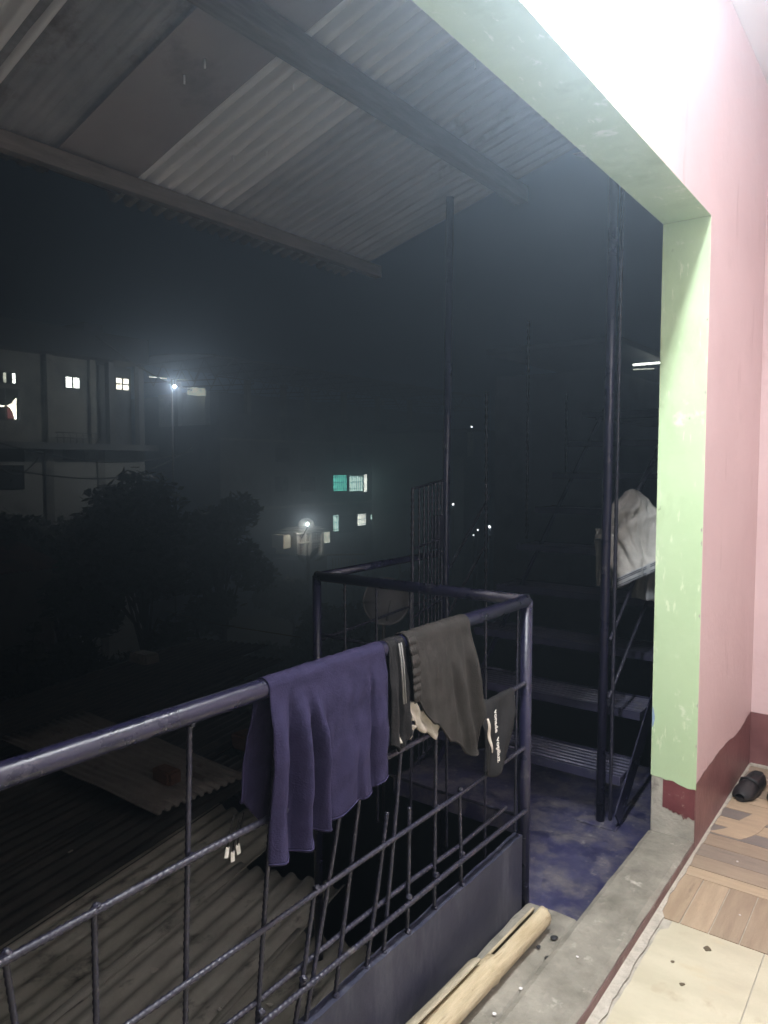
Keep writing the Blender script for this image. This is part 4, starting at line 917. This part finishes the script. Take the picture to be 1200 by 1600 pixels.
# ---- far right buildings and lights
FX = -26.0
rb = empty('far_dark_house', aX(800, 760, FX)); tag(rb, 'distant dark house with pale columns seen through the stairs', 'building')
a, b = aX(725, 700, FX), aX(1000, 700, FX); zt_ = aX(780, 687, FX).z
box('wall', M['fac_b'], FX - 8, FX, a.y, b.y, -7, zt_ - 1.3, rb); box('upper_wall', M['fac_b'], FX - 8, FX - 1.2, a.y, b.y, zt_ - 1.3, zt_ + .4, rb); box('roof', M['dark'], FX - 8.2, FX + .3, a.y - .3, b.y, zt_ + .4, zt_ + .6, rb)
for px in (736, 786, 835): p = aX(px, 700, FX); box('column', M['fac_w'], FX - .2, FX + .1, p.y - .16, p.y + .16, zt_ - 1.3, zt_ + .39, rb)
for (px, py, D, s, nm) in [(737, 667, 60, .10, 'highest tiny white lamp beside the tall left pole'), (708, 788, 40, .07, 'tiny white lamp right of the gate lock'), (746.5, 828, 40, .05, 'tiny lamp pair, left end of the low row of lights'), (740, 836, 40, .04, 'faint lowest speck of lamp under the row of lights'), (765, 823, 42, .09, 'yellowish lamp beside the second baluster'), (783, 822, 42, .13, 'brightest lamp of the low row of lights'), (789, 818, 42, .06, 'small lamp just above the brightest of the low row'), (816, 811, 42, .06, 'last small lamp of the low row by the baluster foot')]:
    p = aD(px, py, D); t = empty('distant_lamp', p); tag(t, nm, 'lamp', 'distant lamps')
    b = bmesh.new(); bmesh.ops.create_icosphere(b, subdivisions=1, radius=s); me = bpy.data.meshes.new('bulb'); b.to_mesh(me); b.free(); o = link('bulb', me, M['bulb_soft']); o.parent = t
    tube('lamp_post', M['dark'], [p + Vector((0, 0, -s)), p + Vector((0, 0, -7 - p.z))], .04, t, 6)
bk = empty('back_building', aX(990, 700, -9.0)); tag(bk, 'dark building beyond the stairs with a lit slit under its eave', 'building')
a, b = aX(950, 560, -9.5), aX(1100, 560, -9.5)
box('wall', M['fac_b'], -14, -9.5, a.y, b.y, -7, a.z - .35, bk)
box('eave', M['dark'], -14.2, -9.0, a.y - .4, b.y, aX(1000, 556, -9.5).z, aX(1000, 548, -9.5).z, bk)
tl = empty('far_tube_light', aX(1005, 570, -9.45)); tag(tl, 'two thin bright tube lights showing just left of the green jamb', 'lamp')
a, b = aX(990, 570, -9.4), aX(1034, 566.5, -9.4); tube('lit_tube', M['win_white'], [a, b], .045, tl, 8)
a, b = aX(990, 577.5, -9.4), aX(1022, 576, -9.4); tube('lit_tube', M['win_dim'], [a, b], .022, tl, 8)

# ---- red roofed house and near shrubs, left
rh = empty('red_roof_house', aD(20, 900, 20)); tag(rh, 'small house with dull red roof behind the shrubs', 'house')
RXp = aD(20, 870, 20).x; a, b = aX(-80, 850, RXp), aX(68, 848, RXp)
grid('roof', M['redroof'], lambda u, v: (RXp + 1.2 - 3 * u, a.y + (b.y - a.y) * v, aX(20, 884, RXp).z + (aX(20, 852, RXp).z - aX(20, 884, RXp).z) * min(1, u * 1.0) * 1.0 + .03 * math.sin(v * 120)), 6, 80, rh, .03)
box('wall', M['fac_a'], RXp - 1.5, RXp + .8, a.y + .2, b.y - .2, -7, aX(20, 884, RXp).z - .05, rh)

# ---- trees
def tree(name, label, base, h, crown, nleaf, mi, leaf=.16, group='dark trees between the houses'):
    t = empty(name, base); tag(t, label, 'tree', group)
    rnd = random.Random(hash(label) % 9973 if False else len(label) * 131 + int(h * 100))
    mb = MB(); top = Vector(base) + Vector((0, 0, h * .62))
    mb.tube([Vector(base), Vector(base) + Vector((.1, .05, h * .3)), top], [.16 * h / 8, .12 * h / 8, .06 * h / 8], 8)
    tips = []
    for (cx, cy, cz, r) in crown:
        c = Vector(base) + Vector((cx, cy, cz)); mb.tube([Vector(base) + Vector((0, 0, h * rnd.uniform(.3, .55))), top.lerp(c, .5) + Vector((0, 0, -.2)), c], [.05 * h / 8, .035 * h / 8, .01], 6); tips.append((c, r))
    mb.build('trunk', M['bark'], t, True)
    lv = []; lf = []
    tot = sum(r ** 2 for _, r in tips)
    for c, r in tips:
        for _ in range(int(nleaf * r * r / tot)):
            d = Vector((rnd.gauss(0, 1), rnd.gauss(0, 1), rnd.gauss(0, 1))).normalized()
            rad = r * (rnd.random() ** .45) * (1 + .35 * noise.noise(d * 2.2 + c))
            p = c + Vector((d.x * rad, d.y * rad, d.z * rad * .8))
            n1 = Vector((rnd.gauss(0, 1), rnd.gauss(0, 1), rnd.gauss(0, .6))).normalized(); n2 = n1.cross(Vector((rnd.random(), rnd.random(), 1))).normalized()
            s = leaf * rnd.uniform(.6, 1.4); k = len(lv)
            lv += [p - n1 * s, p + n2 * s * .45, p + n1 * s, p - n2 * s * .45]; lf.append((k, k + 1, k + 2, k + 3))
    me = bpy.data.meshes.new('crown'); me.from_pydata([tuple(p) for p in lv], [], lf); me.update(); link('crown', me, M['leaf'][mi], t)
    return t
def crown(rx, rz, z, n, seed, r0=.5, r1=.9):
    rd = random.Random(seed)
    out = []
    for i in range(n):
        a = rd.uniform(0, 6.28); q = rd.random() ** .5
        out.append((math.cos(a) * rx * q, math.sin(a) * rx * q, z + rd.uniform(-rz, rz), rd.uniform(r0, r1) * rx * .55))
    return out
def tbase(px, D): p = aD(px, 900, D); return Vector((p.x, p.y, -7.0))
tree('broad_tree', 'broad dark tree in front of the left block', tbase(95, 23), 7, crown(2.0, 1.7, 5.2, 16, 1), 11000, 0)
tree('broad_tree', 'tall dark tree right of the left block, top near the slab', tbase(225, 21), 8.2, crown(2.2, 2.0, 5.8, 18, 2), 13000, 0)
tree('broad_tree', 'dark tree standing left of the lit kiosk', tbase(345, 25), 7.5, crown(2.0, 1.8, 5.2, 16, 3), 11000, 0)
tree('broad_tree', 'low dark tree between the kiosk and the tall left pole', tbase(625, 36), 6, crown(2.2, .8, 2.0, 14, 5, .45, .7), 9000, 0, .2)
tree('broad_tree', 'dim tree at the left edge beside the red roof', tbase(5, 22), 7.0, crown(1.9, 1.4, 5.2, 12, 6), 6000, 1)
tree('shrub', 'pale lit shrub in front of the red roof', tbase(32, 17), 5.0, crown(.6, .6, 4.15, 9, 8), 1500, 2, .10, 'shrubs by the red roof')
tree('shrub', 'low dark green shrub under the red roof, right of the pale one', tbase(72, 17), 4.8, crown(1.2, .6, 3.9, 10, 9), 3200, 1, .12, 'shrubs by the red roof')
for px_, D_, lab in ((150, 17, 'dark bush below the broad tree by the red roof'), (260, 15, 'dark bush filling the gap under the tallest tree'), (380, 17, 'dark bush below the tree left of the kiosk'), (490, 24, 'dark bush under the kiosk and its fence'), (455, 34, 'dark bush hiding the foot of the kiosk')):
    tree('bush', lab, tbase(px_, D_), 3.6, crown(1.3 if D_ == 34 else 1.7, .5 if D_ == 34 else .9, 2.5 if D_ < 34 else 2.45, 12, px_), 6500, 0, .14, 'dark bushes under the trees')
# banana leaves before the kiosk
bn = empty('banana_plant', tbase(478, 36)); tag(bn, 'dark broad banana leaves silhouetted before the lit kiosk', 'plant')
for (px, py, ang, ln_, wd_) in [(491, 864, 55, .75, .24), (470, 872, 130, .55, .2), (500, 872, 25, .6, .2), (481, 874, 95, .5, .2)]:
    c = aD(px, py, 36); rt = Vector((math.cos(HEAD), math.sin(HEAD), 0)); d = rt * math.cos(R(ang)) + Vector((0, 0, 1)) * math.sin(R(ang)); nn = d.cross(fwd)
    grid('leaf', M['leaf'][0], lambda u, v, c=c, d=d, nn=nn, ln_=ln_, wd_=wd_: c + d * ((u - .5) * ln_) + nn * ((v - .5) * wd_ * math.sin(math.pi * (.08 + .9 * u))) + fwd * (.12 * (v - .5) ** 2 * 4 - .15 * u * u), 10, 6, bn, .01)
tube('stem', M['bark'], [tbase(478, 36), aD(482, 880, 36)], .09, bn, 8)
p0, p1 = aD(255, 954, 14), aD(470, 996, 9)
tag(tube('service_wire', M['steel'], [p0, p0.lerp(p1, .5) + Vector((0, 0, -.05)), p1], .006, None, 6), 'thin pale wire crossing the darkness behind the railing', 'wire')

# ================================================================ HAZE ADDED TO IMITATE LENS GLARE ROUND THE TUBE
hz = MB().box(-300, 300, -300, 300, -8.6, 16.0).build('glare_haze', None)
hm = bpy.data.materials.new('glare_haze'); hm.use_nodes = True; hn = hm.node_tree.nodes
hn.remove(hn['Principled BSDF'])
pv = hn.new('ShaderNodeVolumePrincipled'); pv.inputs['Color'].default_value = (.66, .82, 1.0, 1); pv.inputs['Density'].default_value = HAZE_D; pv.inputs['Anisotropy'].default_value = HAZE_G
hm.node_tree.links.new(pv.outputs[0], hn['Material Output'].inputs['Volume'])
hz.data.materials.append(hm); tag(hz, kind='stuff')
